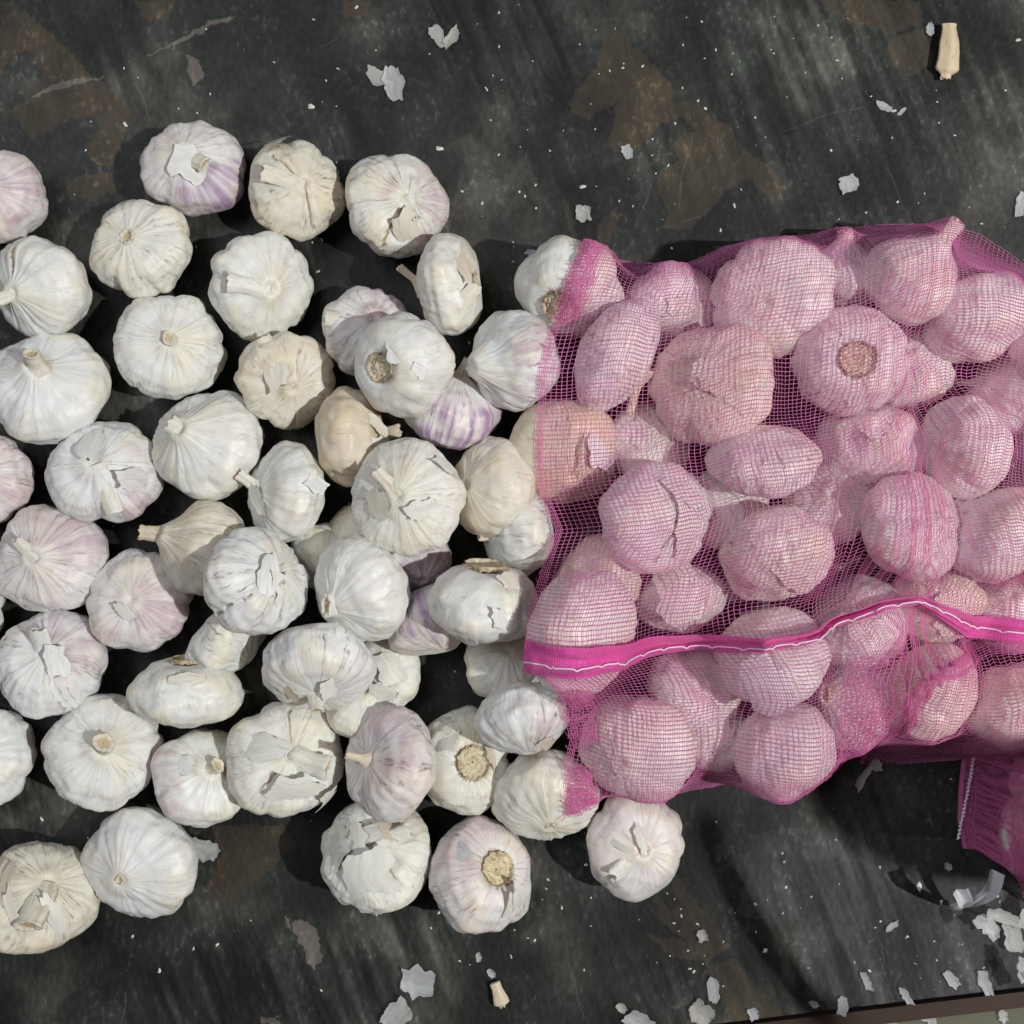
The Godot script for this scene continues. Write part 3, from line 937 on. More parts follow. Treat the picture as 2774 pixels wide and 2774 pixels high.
	bulb(Vector3(-0.0571, 0.0536, -0.0760), Vector3(0.4968, -0.8478, -0.1852), 0.0273, 0.96, 0.80, 1444, "white", 0, 0.00, Vector3(0.0000, 1.0000, 0.0000), 0.050, 0, [], [["root", 1.15], ["flap", Vector3(-0.0015, 0.0205, -0.0032), 0.0120, 0.0077, 0.20, 0.30, "cool"], ["flap", Vector3(0.0105, 0.0206, 0.0058), 0.0082, 0.0066, 1.00, 0.70, "cool"]], "big white bulb on top showing its round tan root scar")
	bulb(Vector3(-0.0339, 0.0263, -0.0548), Vector3(0.2610, 0.4323, -0.8632), 0.0281, 0.86, 0.86, 1481, "pink", 2, 1.25, Vector3(0.3034, 0.3971, 0.8662), 0.060, 0, [], [["stem", Vector3(0.0107, 0.0037, -0.0270), 0.0031, 0.50, "cream", 0.35]], "violet striped bulb beneath the big white one, stem slanting up between neighbours")
	bulb(Vector3(-0.1647, 0.0235, -0.0363), Vector3(-0.3285, 0.9088, -0.2571), 0.0303, 0.86, 1.02, 1518, "white", 0, 0.00, Vector3(0.0000, 1.0000, 0.0000), 0.055, 0, [], [["stem", Vector3(-0.0143, 0.0231, -0.0107), 0.0048, 0.50, "ivory", 0.30]], "white bulb with a thick twisted neck pointing at the ringed-hole bulb")
	bulb(Vector3(-0.0872, 0.0269, -0.0404), Vector3(0.9926, 0.1003, -0.0683), 0.0287, 0.80, 0.75, 1555, "beige", 0, 0.00, Vector3(0.0000, 1.0000, 0.0000), 0.100, 0, [], [["stem", Vector3(0.0268, 0.0049, -0.0034), 0.0034, 0.50, "beige", 0.15], ["flap", Vector3(0.0156, 0.0142, -0.0056), 0.0172, 0.0086, 0.90, 0.60, "cream"], ["flap", Vector3(0.0175, 0.0111, 0.0035), 0.0155, 0.0086, 1.70, 0.50, "ivory"]], "smooth beige bulb on its side with a dried root tuft touching the flat-stemmed grey bulb")
	bulb(Vector3(-0.2223, 0.0215, -0.0211), Vector3(0.1298, 0.9712, -0.2000), 0.0304, 0.86, 0.86, 1592, "cool", 1, 0.34, Vector3(0.8122, 0.1218, 0.5705), 0.100, 0, [], [["stem", Vector3(0.0117, 0.0166, 0.0218), 0.0046, 0.50, "ivory", 0.25], ["flap", Vector3(-0.0009, 0.0178, -0.0159), 0.0232, 0.0133, 0.10, 0.25, "white"], ["flap", Vector3(0.0217, 0.0145, 0.0054), 0.0203, 0.0133, 1.40, 0.30, "pink"]], "crinkled bulb with a long smooth white stem and a dusky purple patch")
	bulb(Vector3(-0.2906, 0.0180, -0.0192), Vector3(0.0968, 0.9909, -0.0939), 0.0271, 0.86, 0.86, 1629, "pink", 2, 0.19, Vector3(0.9505, 0.1650, 0.2633), 0.070, 0, [], [], "pinkish ribbed bulb cut off by the frame beneath the large bluish white bulb")
	bulb(Vector3(-0.1210, 0.0310, -0.0097), Vector3(-0.7710, 0.6325, -0.0742), 0.0276, 0.78, 0.80, 1666, "white", 0, 0.00, Vector3(0.0000, 1.0000, 0.0000), 0.065, 0, [], [["stem", Vector3(-0.0226, 0.0118, -0.0103), 0.0036, 0.50, "ivory", 0.20], ["root", 0.70], ["flap", Vector3(0.0194, 0.0189, -0.0047), 0.0125, 0.0097, 1.20, 0.80, "cool"], ["flap", Vector3(-0.0117, 0.0145, 0.0033), 0.0171, 0.0102, 0.30, 0.80, "ivory"]], "bright white bulb on its side with a crinkled yellowish stem curl at one end")
	bulb(Vector3(-0.0542, 0.0475, -0.0072), Vector3(-0.1462, 0.9884, -0.0421), 0.0296, 0.86, 0.86, 1703, "ivory", 1, 0.00, Vector3(0.0000, 1.0000, 0.0000), 0.060, 0, [], [["stem", Vector3(-0.0140, 0.0213, -0.0135), 0.0039, 0.50, "cream", 0.06], ["flap", Vector3(-0.0137, 0.0183, 0.0034), 0.0166, 0.0138, 0.40, 0.40, "cream"], ["flap", Vector3(0.0201, 0.0117, -0.0163), 0.0155, 0.0094, 0.90, 0.40, "ivory"], ["flap", Vector3(0.0094, 0.0209, 0.0062), 0.0166, 0.0111, 1.80, 0.25, "ivory"]], "greyish cream bulb on top with a flat square-cut stem and torn crown")
	bulb(Vector3(-0.0102, 0.0340, -0.0130), Vector3(-0.7401, 0.6675, -0.0817), 0.0275, 0.84, 0.80, 1740, "cream", 0, 0.00, Vector3(0.0000, 1.0000, 0.0000), 0.035, 0, [], [], "cream bulb beside the net mouth crossed by a grid of thread shadows")
	bulb(Vector3(-0.2522, 0.0200, 0.0264), Vector3(0.0101, 0.9949, -0.1008), 0.0308, 0.86, 0.86, 1777, "pink", 2, 0.22, Vector3(0.9285, 0.1358, -0.3457), 0.060, 0, [], [["stem", Vector3(-0.0073, 0.0257, -0.0119), 0.0034, 0.50, "ivory", 0.28]], "rosy bulb with a bent stem stub and a small crimson spot near its rim")
	bulb(Vector3(-0.1634, 0.0310, 0.0199), Vector3(-0.8153, 0.4756, -0.3303), 0.0282, 0.92, 1.00, 1814, "cream", 2, 0.00, Vector3(0.0000, 1.0000, 0.0000), 0.050, 0, [], [["stem", Vector3(-0.0322, 0.0113, -0.0092), 0.0041, 0.50, "beige", 0.45]], "cream bulb half in shade with a flared brown frayed stem")
	bulb(Vector3(-0.2032, 0.0198, 0.0491), Vector3(0.0606, 0.9843, -0.1659), 0.0290, 0.86, 0.76, 1851, "pink", 1, 0.43, Vector3(0.7685, 0.2932, 0.5687), 0.075, 0, [], [["flap", Vector3(-0.0009, 0.0216, 0.0032), 0.0116, 0.0064, 0.80, 0.40, "ivory"]], "pink tinged bulb with radiating folds, its far half in a neighbour's shade")
	bulb(Vector3(-0.1314, 0.0551, 0.0365), Vector3(0.7490, 0.5513, -0.3676), 0.0292, 0.86, 0.80, 1888, "cool", 2, 0.00, Vector3(0.0000, 1.0000, 0.0000), 0.060, 0, [[2.623, 0.299, 0.765, 0.012], [-2.691, 0.862, 0.942, 0.025]], [["stem", Vector3(0.0171, 0.0175, -0.0006), 0.0021, 0.50, "white", 0.12], ["flap", Vector3(0.0103, 0.0193, -0.0049), 0.0218, 0.0109, -0.20, 0.35, "cool"], ["flap", Vector3(0.0170, 0.0147, 0.0028), 0.0191, 0.0120, 0.30, 0.30, "ivory"]], "large lilac white bulb on top with torn folds and one long crack")
	bulb(Vector3(-0.0781, 0.0465, 0.0407), Vector3(-0.5887, 0.7281, 0.3512), 0.0283, 0.92, 0.85, 1925, "white", 0, 0.00, Vector3(0.0000, 1.0000, 0.0000), 0.065, 0, [], [["stem", Vector3(-0.0157, 0.0203, 0.0066), 0.0058, 0.50, "ivory", 0.20]], "plump white bulb on top with a thick cut yellowish stem showing its rings")
	bulb(Vector3(-0.0152, 0.0568, 0.0459), Vector3(-0.1124, -0.1580, 0.9810), 0.0283, 0.92, 0.86, 1962, "white", 0, 0.00, Vector3(0.0000, 1.0000, 0.0000), 0.050, 0, [], [["root", 1.50], ["flap", Vector3(0.0149, 0.0182, -0.0080), 0.0174, 0.0120, 0.40, 0.30, "cream"], ["flap", Vector3(0.0089, 0.0263, 0.0058), 0.0109, 0.0071, 0.20, 0.30, "cool"]], "pearly white bulb with its brown root dish tipped away, close to the net mouth")
	bulb(Vector3(-0.0757, 0.0201, 0.0113), Vector3(-0.1260, 0.7260, -0.6761), 0.0232, 0.86, 0.86, 1999, "cream", 1, 0.00, Vector3(0.0000, 1.0000, 0.0000), 0.075, 0, [], [], "mostly hidden bulb under the greyish cream bulb, a pale edge showing")
	bulb(Vector3(-0.0546, 0.0195, 0.0279), Vector3(0.4005, 0.7416, 0.5382), 0.0227, 0.86, 0.86, 2036, "pink", 2, 0.90, Vector3(0.0561, 0.6351, 0.7704), 0.075, 0, [], [["flap", Vector3(-0.0122, 0.0166, 0.0039), 0.0145, 0.0087, 0.60, 0.40, "white"]], "shaded pinkish bulb deep under the greyish cream bulb")
	bulb(Vector3(-0.0419, 0.0263, 0.0571), Vector3(0.3585, 0.3066, 0.8818), 0.0281, 0.80, 0.86, 2073, "pink", 2, 1.10, Vector3(-0.0664, 0.3606, -0.9303), 0.050, 0, [], [], "bulb with a wine purple shoulder and white foot wedged under the pearly bulb")
	bulb(Vector3(0.0035, 0.0252, 0.0101), Vector3(-0.9256, 0.3628, 0.1075), 0.0267, 0.85, 0.80, 2110, "white", 2, 0.00, Vector3(0.0000, 1.0000, 0.0000), 0.050, 2, [], [["stem", Vector3(-0.0211, 0.0116, 0.0024), 0.0029, 0.50, "beige", 0.10]], "white bulb half under the net mouth below the thread-shadowed bulb")
	bulb(Vector3(-0.1554, 0.0228, 0.0699), Vector3(0.7254, 0.1398, 0.6740), 0.0243, 0.80, 0.86, 2147, "white", 2, 0.00, Vector3(0.0000, 1.0000, 0.0000), 0.070, 0, [], [], "white ribbed bulb like a bent clove under the lilac white bulb")
	bulb(Vector3(-0.1742, 0.0310, 0.0951), Vector3(-0.0394, -0.0790, 0.9961), 0.0293, 0.80, 0.86, 2184, "white", 0, 0.00, Vector3(0.0000, 1.0000, 0.0000), 0.030, 0, [], [["root", 1.20], ["flap", Vector3(0.0064, 0.0231, -0.0086), 0.0171, 0.0068, 1.57, 0.30, "cream"]], "broad white bulb on its side, root scar up, under the ribbed white bulb")
	bulb(Vector3(-0.1018, 0.0395, 0.0816), Vector3(0.0583, 0.6292, 0.7750), 0.0300, 0.80, 0.74, 2221, "cool", 2, 0.00, Vector3(0.0000, 1.0000, 0.0000), 0.045, 0, [], [["stem", Vector3(0.0014, 0.0187, 0.0202), 0.0045, 0.50, "ivory", 0.05], ["flap", Vector3(0.0077, 0.0187, 0.0088), 0.0112, 0.0084, 0.20, 0.50, "ivory"], ["flap", Vector3(-0.0109, 0.0162, 0.0114), 0.0095, 0.0073, 0.50, 0.50, "beige"]], "wide ribbed white bulb on its side on top, torn stem end towards the front")
	bulb(Vector3(-0.0715, 0.0140, 0.0885), Vector3(-0.0398, 0.9955, -0.0861), 0.0217, 0.86, 0.72, 2258, "ivory", 1, 0.00, Vector3(0.0000, 1.0000, 0.0000), 0.080, 0, [], [["flap", Vector3(0.0066, 0.0148, -0.0044), 0.0176, 0.0176, 0.40, -0.35, "ivory"], ["flap", Vector3(0.0018, 0.0145, 0.0100), 0.0164, 0.0147, 1.10, 0.30, "ivory"]], "small white bulb with a hollow top peeping out beside the wide ribbed bulb")
	bulb(Vector3(-0.2493, 0.0241, 0.0827), Vector3(0.1553, 0.9001, -0.4070), 0.0308, 0.86, 0.74, 2295, "cool", 2, 0.14, Vector3(0.5442, 0.1396, -0.8272), 0.060, 0, [], [["stem", Vector3(0.0010, 0.0208, -0.0213), 0.0046, 0.50, "cool", 0.02], ["flap", Vector3(0.0106, 0.0203, -0.0045), 0.0173, 0.0115, 0.30, -0.30, "cool"]], "big pinkish white bulb with a sunken pleated neck above the cut-ring bulb")
	bulb(Vector3(-0.2895, 0.0202, 0.1332), Vector3(0.0978, 0.9542, -0.2827), 0.0276, 0.86, 0.86, 2332, "cool", 0, 0.00, Vector3(0.0000, 1.0000, 0.0000), 0.050, 0, [], [], "smooth white bulb cut by the frame under the big pleated bulb")
	bulb(Vector3(-0.2215, 0.0236, 0.1304), Vector3(0.3072, 0.9043, -0.2964), 0.0303, 0.86, 0.86, 2369, "white", 1, 0.00, Vector3(0.0000, 1.0000, 0.0000), 0.060, 0, [], [["stem", Vector3(0.0091, 0.0257, -0.0106), 0.0058, 0.80, "cream", 0.12]], "white bulb with a stout upright stem cut to an oval ring")
	bulb(Vector3(-0.1692, 0.0228, 0.1450), Vector3(0.4782, 0.7526, -0.4527), 0.0266, 0.86, 0.86, 2406, "white", 0, 0.19, Vector3(-0.6456, 0.7286, 0.2289), 0.090, 0, [], [["stem", Vector3(0.0138, 0.0172, -0.0113), 0.0042, 0.80, "cream", 0.12], ["flap", Vector3(-0.0025, 0.0179, -0.0112), 0.0116, 0.0087, 0.40, 0.40, "white"]], "white bulb shaded along one flank with a small broken stem, beside the big split bulb")
	bulb(Vector3(-0.1231, 0.0253, 0.1340), Vector3(0.3453, 0.8945, -0.2841), 0.0322, 0.86, 0.74, 2443, "ivory", 1, 0.00, Vector3(0.0000, 1.0000, 0.0000), 0.075, 0, [[-1.511, 0.620, 0.930, 0.017], [2.346, 0.691, 0.878, 0.016]], [["stem", Vector3(0.0264, 0.0187, 0.0010), 0.0063, 0.50, "ivory", 0.02], ["flap", Vector3(-0.0058, 0.0225, -0.0106), 0.0259, 0.0150, 1.60, 0.15, "ivory"], ["flap", Vector3(0.0106, 0.0213, 0.0128), 0.0288, 0.0201, 1.20, 0.25, "ivory"], ["flap", Vector3(0.0236, 0.0043, 0.0210), 0.0259, 0.0155, 0.90, 0.30, "ivory"]], "largest split bulb, cracked skin and a wide flat stem lying across it")
	bulb(Vector3(-0.0637, 0.0414, 0.1330), Vector3(-0.6618, 0.6952, -0.2807), 0.0293, 0.78, 0.72, 2480, "pink", 2, 0.15, Vector3(-0.2574, 0.2920, -0.9212), 0.030, 0, [], [["stem", Vector3(-0.0212, 0.0150, -0.0085), 0.0021, 0.50, "beige", 0.10]], "mauve bulb with bold ribs standing over the broken-skinned bulb")
	bulb(Vector3(-0.0255, 0.0199, 0.1361), Vector3(-0.2988, -0.9395, 0.1675), 0.0282, 0.80, 0.86, 2517, "ivory", 1, 0.00, Vector3(0.0000, 1.0000, 0.0000), 0.100, 0, [], [["root", 1.35, Color(0.66, 0.60, 0.44)], ["flap", Vector3(0.0143, 0.0105, -0.0060), 0.0145, 0.0099, 0.20, 0.50, "beige"], ["flap", Vector3(-0.0097, 0.0132, -0.0156), 0.0174, 0.0145, 0.60, 0.25, "ivory"]], "bulb showing a pale fibrous root disc and one brown peeled clove tip")
	bulb(Vector3(-0.0833, 0.0182, 0.1074), Vector3(0.2767, 0.6405, -0.7164), 0.0204, 0.86, 0.86, 2554, "ivory", 0, 0.00, Vector3(0.0000, 1.0000, 0.0000), 0.075, 0, [], [], "dimly lit bulb low in the gap between the wide ribbed and mauve bulbs")
	bulb(Vector3(0.0052, 0.0480, 0.1066), Vector3(0.1930, 0.4206, 0.8865), 0.0249, 0.88, 0.86, 2591, "cool", 2, 0.14, Vector3(0.8361, 0.5386, -0.1040), 0.060, 2, [], [["flap", Vector3(0.0127, 0.0098, 0.0118), 0.0166, 0.0083, 1.20, 0.30, "beige"]], "white bulb with dark violet lines at the torn lower corner of the net")
	bulb(Vector3(-0.0055, 0.0191, 0.0831), Vector3(0.1996, 0.8305, -0.5200), 0.0233, 0.86, 0.86, 2628, "ivory", 0, 0.00, Vector3(0.0000, 1.0000, 0.0000), 0.075, 0, [], [], "smooth bulb in shade beneath the hem's free end")
	bulb(Vector3(0.0184, 0.0259, 0.1528), Vector3(0.0980, 0.7251, 0.6817), 0.0296, 0.88, 0.74, 2665, "ivory", 0, 0.00, Vector3(0.0000, 1.0000, 0.0000), 0.055, 2, [], [["stem", Vector3(0.0020, 0.0146, 0.0137), 0.0028, 0.80, "cream", 0.12]], "ivory bulb with a tiny open neck, its top under the net corner")
	bulb(Vector3(-0.0730, 0.0254, 0.1866), Vector3(0.0716, 0.8270, -0.5576), 0.0308, 0.86, 0.74, 2702, "ivory", 1, 0.00, Vector3(0.0000, 1.0000, 0.0000), 0.100, 0, [[-1.781, 0.798, 0.970, 0.019], [1.028, 0.717, 0.892, 0.019]], [["stem", Vector3(0.0186, 0.0147, -0.0184), 0.0046, 0.50, "ivory", 0.02], ["flap", Vector3(-0.0107, 0.0198, -0.0088), 0.0316, 0.0201, 0.50, 0.20, "ivory"], ["flap", Vector3(-0.0006, 0.0255, 0.0072), 0.0374, 0.0288, 0.10, 0.20, "ivory"], ["flap", Vector3(-0.0185, 0.0153, -0.0107), 0.0201, 0.0173, 0.90, 0.40, "ivory"], ["flap", Vector3(0.0091, 0.0122, -0.0184), 0.0150, 0.0132, 0.70, -0.20, "beige"], ["flap", Vector3(-0.0036, 0.0158, -0.0164), 0.0173, 0.0115, 1.90, 0.30, "white"]], "bulb with broken flaking white skin and a brown clove bare beneath")
	bulb(Vector3(-0.0161, 0.0265, 0.1963), Vector3(-0.4635, -0.7741, 0.4311), 0.0304, 0.90, 0.86, 2739, "pink", 2, 0.12, Vector3(-0.7868, 0.3158, -0.5303), 0.060, 0, [], [["root", 1.25, Color(0.72, 0.64, 0.42)], ["flap", Vector3(0.0186, 0.0136, 0.0118), 0.0316, 0.0103, 0.35, 0.70, "ivory"], ["flap", Vector3(0.0138, 0.0173, 0.0136), 0.0258, 0.0069, 0.10, 0.60, "ivory"], ["flap", Vector3(-0.0119, 0.0144, -0.0184), 0.0184, 0.0086, 1.30, 0.15, "cool"]], "shiny pinkish bulb with a large round yellow root plate and peeling corner")
	bulb(Vector3(0.0668, 0.0195, 0.1818), Vector3(0.1343, 0.9822, -0.1315), 0.0285, 0.86, 0.76, 2776, "pink", 0, 0.00, Vector3(0.0000, 1.0000, 0.0000), 0.075, 0, [], [["stem", Vector3(-0.0136, 0.0218, 0.0102), 0.0037, 0.50, "white", 0.08], ["flap", Vector3(-0.0101, 0.0196, -0.0055), 0.0174, 0.0035, 1.20, 0.40, "ivory"], ["flap", Vector3(0.0014, 0.0196, -0.0081), 0.0145, 0.0046, 0.40, 0.50, "ivory"], ["flap", Vector3(-0.0158, 0.0162, 0.0134), 0.0116, 0.0052, 0.50, 0.40, "ivory"]], "round pale pink bulb alone in front of the net with snapped stem bits")
	bulb(Vector3(-0.2009, 0.0223, 0.1905), Vector3(-0.2328, 0.9633, 0.1339), 0.0309, 0.86, 0.80, 2813, "cool", 0, 0.00, Vector3(0.0000, 1.0000, 0.0000), 0.060, 0, [], [["stem", Vector3(-0.0052, 0.0214, 0.0030), 0.0025, 0.80, "cream", 0.12]], "smooth white bulb with a pinhole neck and a skin scrap beside it")
	bulb(Vector3(-0.2555, 0.0289, 0.2074), Vector3(0.5132, 0.6297, -0.5832), 0.0323, 0.86, 0.78, 2850, "cream", 3, 0.00, Vector3(0.0000, 1.0000, 0.0000), 0.055, 0, [], [["stem", Vector3(0.0083, 0.0304, 0.0042), 0.0077, 0.50, "cream", 0.05], ["flap", Vector3(-0.0001, 0.0276, -0.0015), 0.0257, 0.0057, 0.40, 0.40, "cream"], ["flap", Vector3(0.0174, 0.0199, 0.0024), 0.0257, 0.0069, 0.45, 0.40, "ivory"], ["flap", Vector3(-0.0068, 0.0215, -0.0151), 0.0200, 0.0074, 0.10, 0.40, "beige"]], "yellowish bulb with a split fibrous stem laid down, frontmost at the frame edge")
	bulb(Vector3(0.0022, 0.0400, -0.0796), Vector3(-0.8222, 0.5423, 0.1731), 0.0277, 0.92, 1.05, 2887, "cool", 1, 0.22, Vector3(0.8755, 0.4103, 0.2552), 0.060, 2, [], [["stem", Vector3(-0.0250, 0.0084, 0.0063), 0.0031, 0.50, "ivory", 0.12]], "wrinkled white bulb half under the net edge with a narrow pale neck")
	bulb(Vector3(0.0297, 0.0400, -0.1180), Vector3(0.2471, -0.7009, -0.6690), 0.0275, 0.90, 0.86, 2924, "white", 0, 0.00, Vector3(0.0000, 1.0000, 0.0000), 0.070, 2, [], [["root", 1.45]], "white bulb at the top corner of the net mouth with a brown root hollow")
	bulb(Vector3(-0.1031, 0.0177, 0.0245), Vector3(-0.0657, 0.7808, 0.6214), 0.0210, 0.86, 0.86, 2961, "ivory", 0, 0.00, Vector3(0.0000, 1.0000, 0.0000), 0.075, 0, [], [], "deeply shaded bulb seen in the gap between the bright side-lying and plump bulbs")
	bulb(Vector3(-0.3048, 0.0221, 0.0532), Vector3(0.4433, 0.8926, -0.0822), 0.0280, 0.86, 0.86, 2998, "white", 0, 0.00, Vector3(0.0000, 1.0000, 0.0000), 0.075, 0, [], [], "sliver of a white bulb at the frame edge beside the rosy bulb")
	bulb(Vector3(0.0284, 0.0272, -0.0332), Vector3(0.1206, 0.8012, 0.5862), 0.0313, 0.92, 0.86, 3035, "beige", 0, 0.00, Vector3(0.0000, 1.0000, 0.0000), 0.030, 1, [[-1.422, 0.730, 0.961, 0.031]], [["flap", Vector3(0.0183, 0.0210, -0.0015), 0.0258, 0.0201, 0.20, 0.20, "white"]], "orange-brown glazed bulb with a slit skin just inside the net mouth")
	bulb(Vector3(0.0341, 0.0720, 0.0597), Vector3(0.7778, 0.5515, 0.3016), 0.0327, 0.92, 0.75, 3072, "white", 0, 0.00, Vector3(0.0000, 1.0000, 0.0000), 0.060, 1, [], [], "biggest bulb under the hem, bare white end sticking out of the net")
	bulb(Vector3(0.0868, 0.0199, -0.1106), Vector3(0.3315, 0.9120, 0.2415), 0.0257, 0.86, 0.86, 3109, "pink", 1, 0.31, Vector3(-0.4484, 0.6275, -0.6365), 0.075, 1, [], [["flap", Vector3(0.0019, 0.0184, 0.0045), 0.0163, 0.0116, 0.40, 0.60, "cream"], ["flap", Vector3(-0.0069, 0.0165, 0.0117), 0.0261, 0.0145, 1.50, 0.20, "ivory"]], "mauve bulb with a papery torn neck under the slack top edge of the net")
	bulb(Vector3(0.0544, 0.0455, -0.0827), Vector3(0.8225, 0.2515, 0.5101), 0.0303, 0.78, 0.80, 3146, "cool", 2, 0.00, Vector3(0.0000, 1.0000, 0.0000), 0.055, 1, [], [["stem", Vector3(0.0076, -0.0027, 0.0310), 0.0021, 0.50, "beige", 0.20]], "oval lilac bulb with a dangling dry stem next to the net mouth")
	bulb(Vector3(0.1375, 0.0416, -0.1134), Vector3(-0.4092, 0.8501, 0.3316), 0.0317, 0.86, 0.75, 3183, "white", 0, 0.00, Vector3(0.0000, 1.0000, 0.0000), 0.100, 1, [], [], "large lobed bulb under the high top edge, the middle one of three")
	bulb(Vector3(0.1043, 0.0500, -0.0649), Vector3(-0.5257, 0.8424, -0.1187), 0.0329, 0.86, 0.75, 3220, "cream", 3, 0.00, Vector3(0.0000, 1.0000, 0.0000), 0.060, 1, [], [["flap", Vector3(-0.0079, 0.0228, -0.0037), 0.0165, 0.0138, 0.40, 0.50, "cream"], ["flap", Vector3(-0.0031, 0.0251, 0.0034), 0.0165, 0.0072, 1.20, 0.40, "beige"]], "big cream bulb with a cracked brown crown, four net cells wide gap around it")
	bulb(Vector3(0.1798, 0.0222, -0.1275), Vector3(-0.0459, 0.4434, -0.8951), 0.0238, 0.86, 1.00, 3257, "cool", 0, 0.00, Vector3(0.0000, 1.0000, 0.0000), 0.075, 1, [], [["stem", Vector3(-0.0012, 0.0112, -0.0226), 0.0042, 0.80, "cream", 0.12]], "bulb behind the large lobed one with a blunt stem poking the net edge")
	bulb(Vector3(0.2078, 0.0455, -0.1196), Vector3(0.4458, 0.5791, -0.6826), 0.0257, 0.95, 1.12, 3294, "white", 0, 0.00, Vector3(0.0000, 1.0000, 0.0000), 0.030, 1, [], [["stem", Vector3(0.0187, 0.0155, -0.0279), 0.0042, 0.50, "cream", 0.35]], "pear shaped bulb with a long stem pushing up into the net's top edge")
	bulb(Vector3(0.1758, 0.0500, -0.0787), Vector3(0.1025, -0.9886, -0.1100), 0.0295, 0.86, 0.86, 3331, "pink", 3, 0.00, Vector3(0.0000, 1.0000, 0.0000), 0.070, 1, [], [["root", 1.30, Color(0.66, 0.57, 0.45)]], "pinkish bulb with a wide tan root disc facing up through the net")
	bulb(Vector3(0.2137, 0.0260, -0.0778), Vector3(-0.1490, 0.8609, -0.4864), 0.0254, 0.86, 0.86, 3368, "white", 1, 0.00, Vector3(0.0000, 1.0000, 0.0000), 0.100, 1, [], [["flap", Vector3(-0.0092, 0.0178, 0.0121), 0.0258, 0.0126, 0.10, 0.30, "ivory"]], "white bulb tucked behind the root-up bulb with flaky skin")
	bulb(Vector3(0.2432, 0.0451, -0.1022), Vector3(0.2438, 0.2014, 0.9487), 0.0280, 0.95, 0.86, 3405, "white", 0, 0.00, Vector3(0.0000, 1.0000, 0.0000), 0.070, 1, [], [], "tall smooth bulb beside the pear shaped one inside the net")
	bulb(Vector3(0.0735, 0.0260, -0.0376), Vector3(0.2861, 0.9314, -0.2251), 0.0237, 0.86, 0.86, 3442, "ivory", 1, 0.00, Vector3(0.0000, 1.0000, 0.0000), 0.075, 1, [], [["flap", Vector3(-0.0065, 0.0176, -0.0030), 0.0172, 0.0115, 0.50, 0.60, "ivory"], ["flap", Vector3(0.0203, 0.0054, -0.0028), 0.0230, 0.0086, 1.30, 0.50, "cream"]], "low dim bulb with torn skin between the glazed and big cream bulbs")
	bulb(Vector3(0.1281, 0.0600, -0.0254), Vector3(-0.0802, 0.3824, -0.9205), 0.0295, 0.72, 0.86, 3479, "white", 2, 0.00, Vector3(0.0000, 1.0000, 0.0000), 0.085, 1, [], [], "sideways ridged bulb in the net under the big cream bulb")
	bulb(Vector3(0.1936, 0.0260, -0.0333), Vector3(-0.3525, 0.6435, 0.6795), 0.0290, 0.86, 0.86, 3516, "pink", 0, 0.00, Vector3(0.0000, 1.0000, 0.0000), 0.060, 1, [], [["flap", Vector3(-0.0098, 0.0219, -0.0149), 0.0258, 0.0161, 0.90, 0.30, "pink"]], "dusky bulb with a dark torn hollow beneath the root-up bulb")
	bulb(Vector3(0.2350, 0.0500, -0.0333), Vector3(-0.9295, 0.3592, 0.0833), 0.0264, 0.86, 0.86, 3553, "white", 0, 0.00, Vector3(0.0000, 1.0000, 0.0000), 0.070, 1, [], [["root", 0.90]], "bulb with a smooth beige disc at one side near the dark gap")
	bulb(Vector3(0.0740, 0.0500, 0.0025), Vector3(0.4463, 0.8895, 0.0980), 0.0317, 0.86, 0.86, 3590, "cool", 1, 0.00, Vector3(0.0000, 1.0000, 0.0000), 0.060, 1, [[1.940, 0.841, 0.943, 0.037], [1.962, 0.627, 0.872, 0.015]], [["flap", Vector3(0.0137, 0.0183, 0.0060), 0.0303, 0.0138, 0.20, 0.35, "ivory"], ["flap", Vector3(0.0113, 0.0187, -0.0133), 0.0220, 0.0165, 0.80, 0.30, "white"]], "large white bulb with a gaping tear in its skin inside the net")
	bulb(Vector3(0.1166, 0.0260, -0.0011), Vector3(-0.0676, 0.8935, -0.4440), 0.0243, 0.86, 0.86, 3627, "ivory", 1, 0.00, Vector3(0.0000, 1.0000, 0.0000), 0.075, 1, [], [["flap", Vector3(-0.0064, 0.0177, -0.0007), 0.0258, 0.0201, 0.50, 0.30, "white"]], "lower bulb with a loose white skin behind the torn bulb")
	bulb(Vector3(0.1367, 0.0524, 0.0216), Vector3(0.1463, 0.5799, 0.8014), 0.0293, 0.95, 0.86, 3664, "ivory", 3, 0.00, Vector3(0.0000, 1.0000, 0.0000), 0.050, 1, [], [["flap", Vector3(0.0031, 0.0217, 0.0113), 0.0274, 0.0099, 0.90, 0.35, "cream"]], "cream bulb crossed by wavy thread shadows and a split tail of skin")
	bulb(Vector3(0.2067, 0.0500, 0.0080), Vector3(0.4430, 0.8635, -0.2410), 0.0283, 0.93, 0.90, 3701, "white", 0, 0.15, Vector3(0.6767, 0.7310, 0.0883), 0.050, 1, [], [], "plump bulb with a brown smudged neck beside the frame-edge bulb")
	bulb(Vector3(0.2515, 0.0500, 0.0127), Vector3(-0.7154, -0.0758, -0.6946), 0.0278, 0.95, 0.95, 3738, "white", 0, 0.00, Vector3(0.0000, 1.0000, 0.0000), 0.040, 1, [], [["stem", Vector3(-0.0178, 0.0069, -0.0112), 0.0028, 0.50, "ivory", 0.05]], "round bulb at the frame edge whose neck nearly meets the smudged neck")
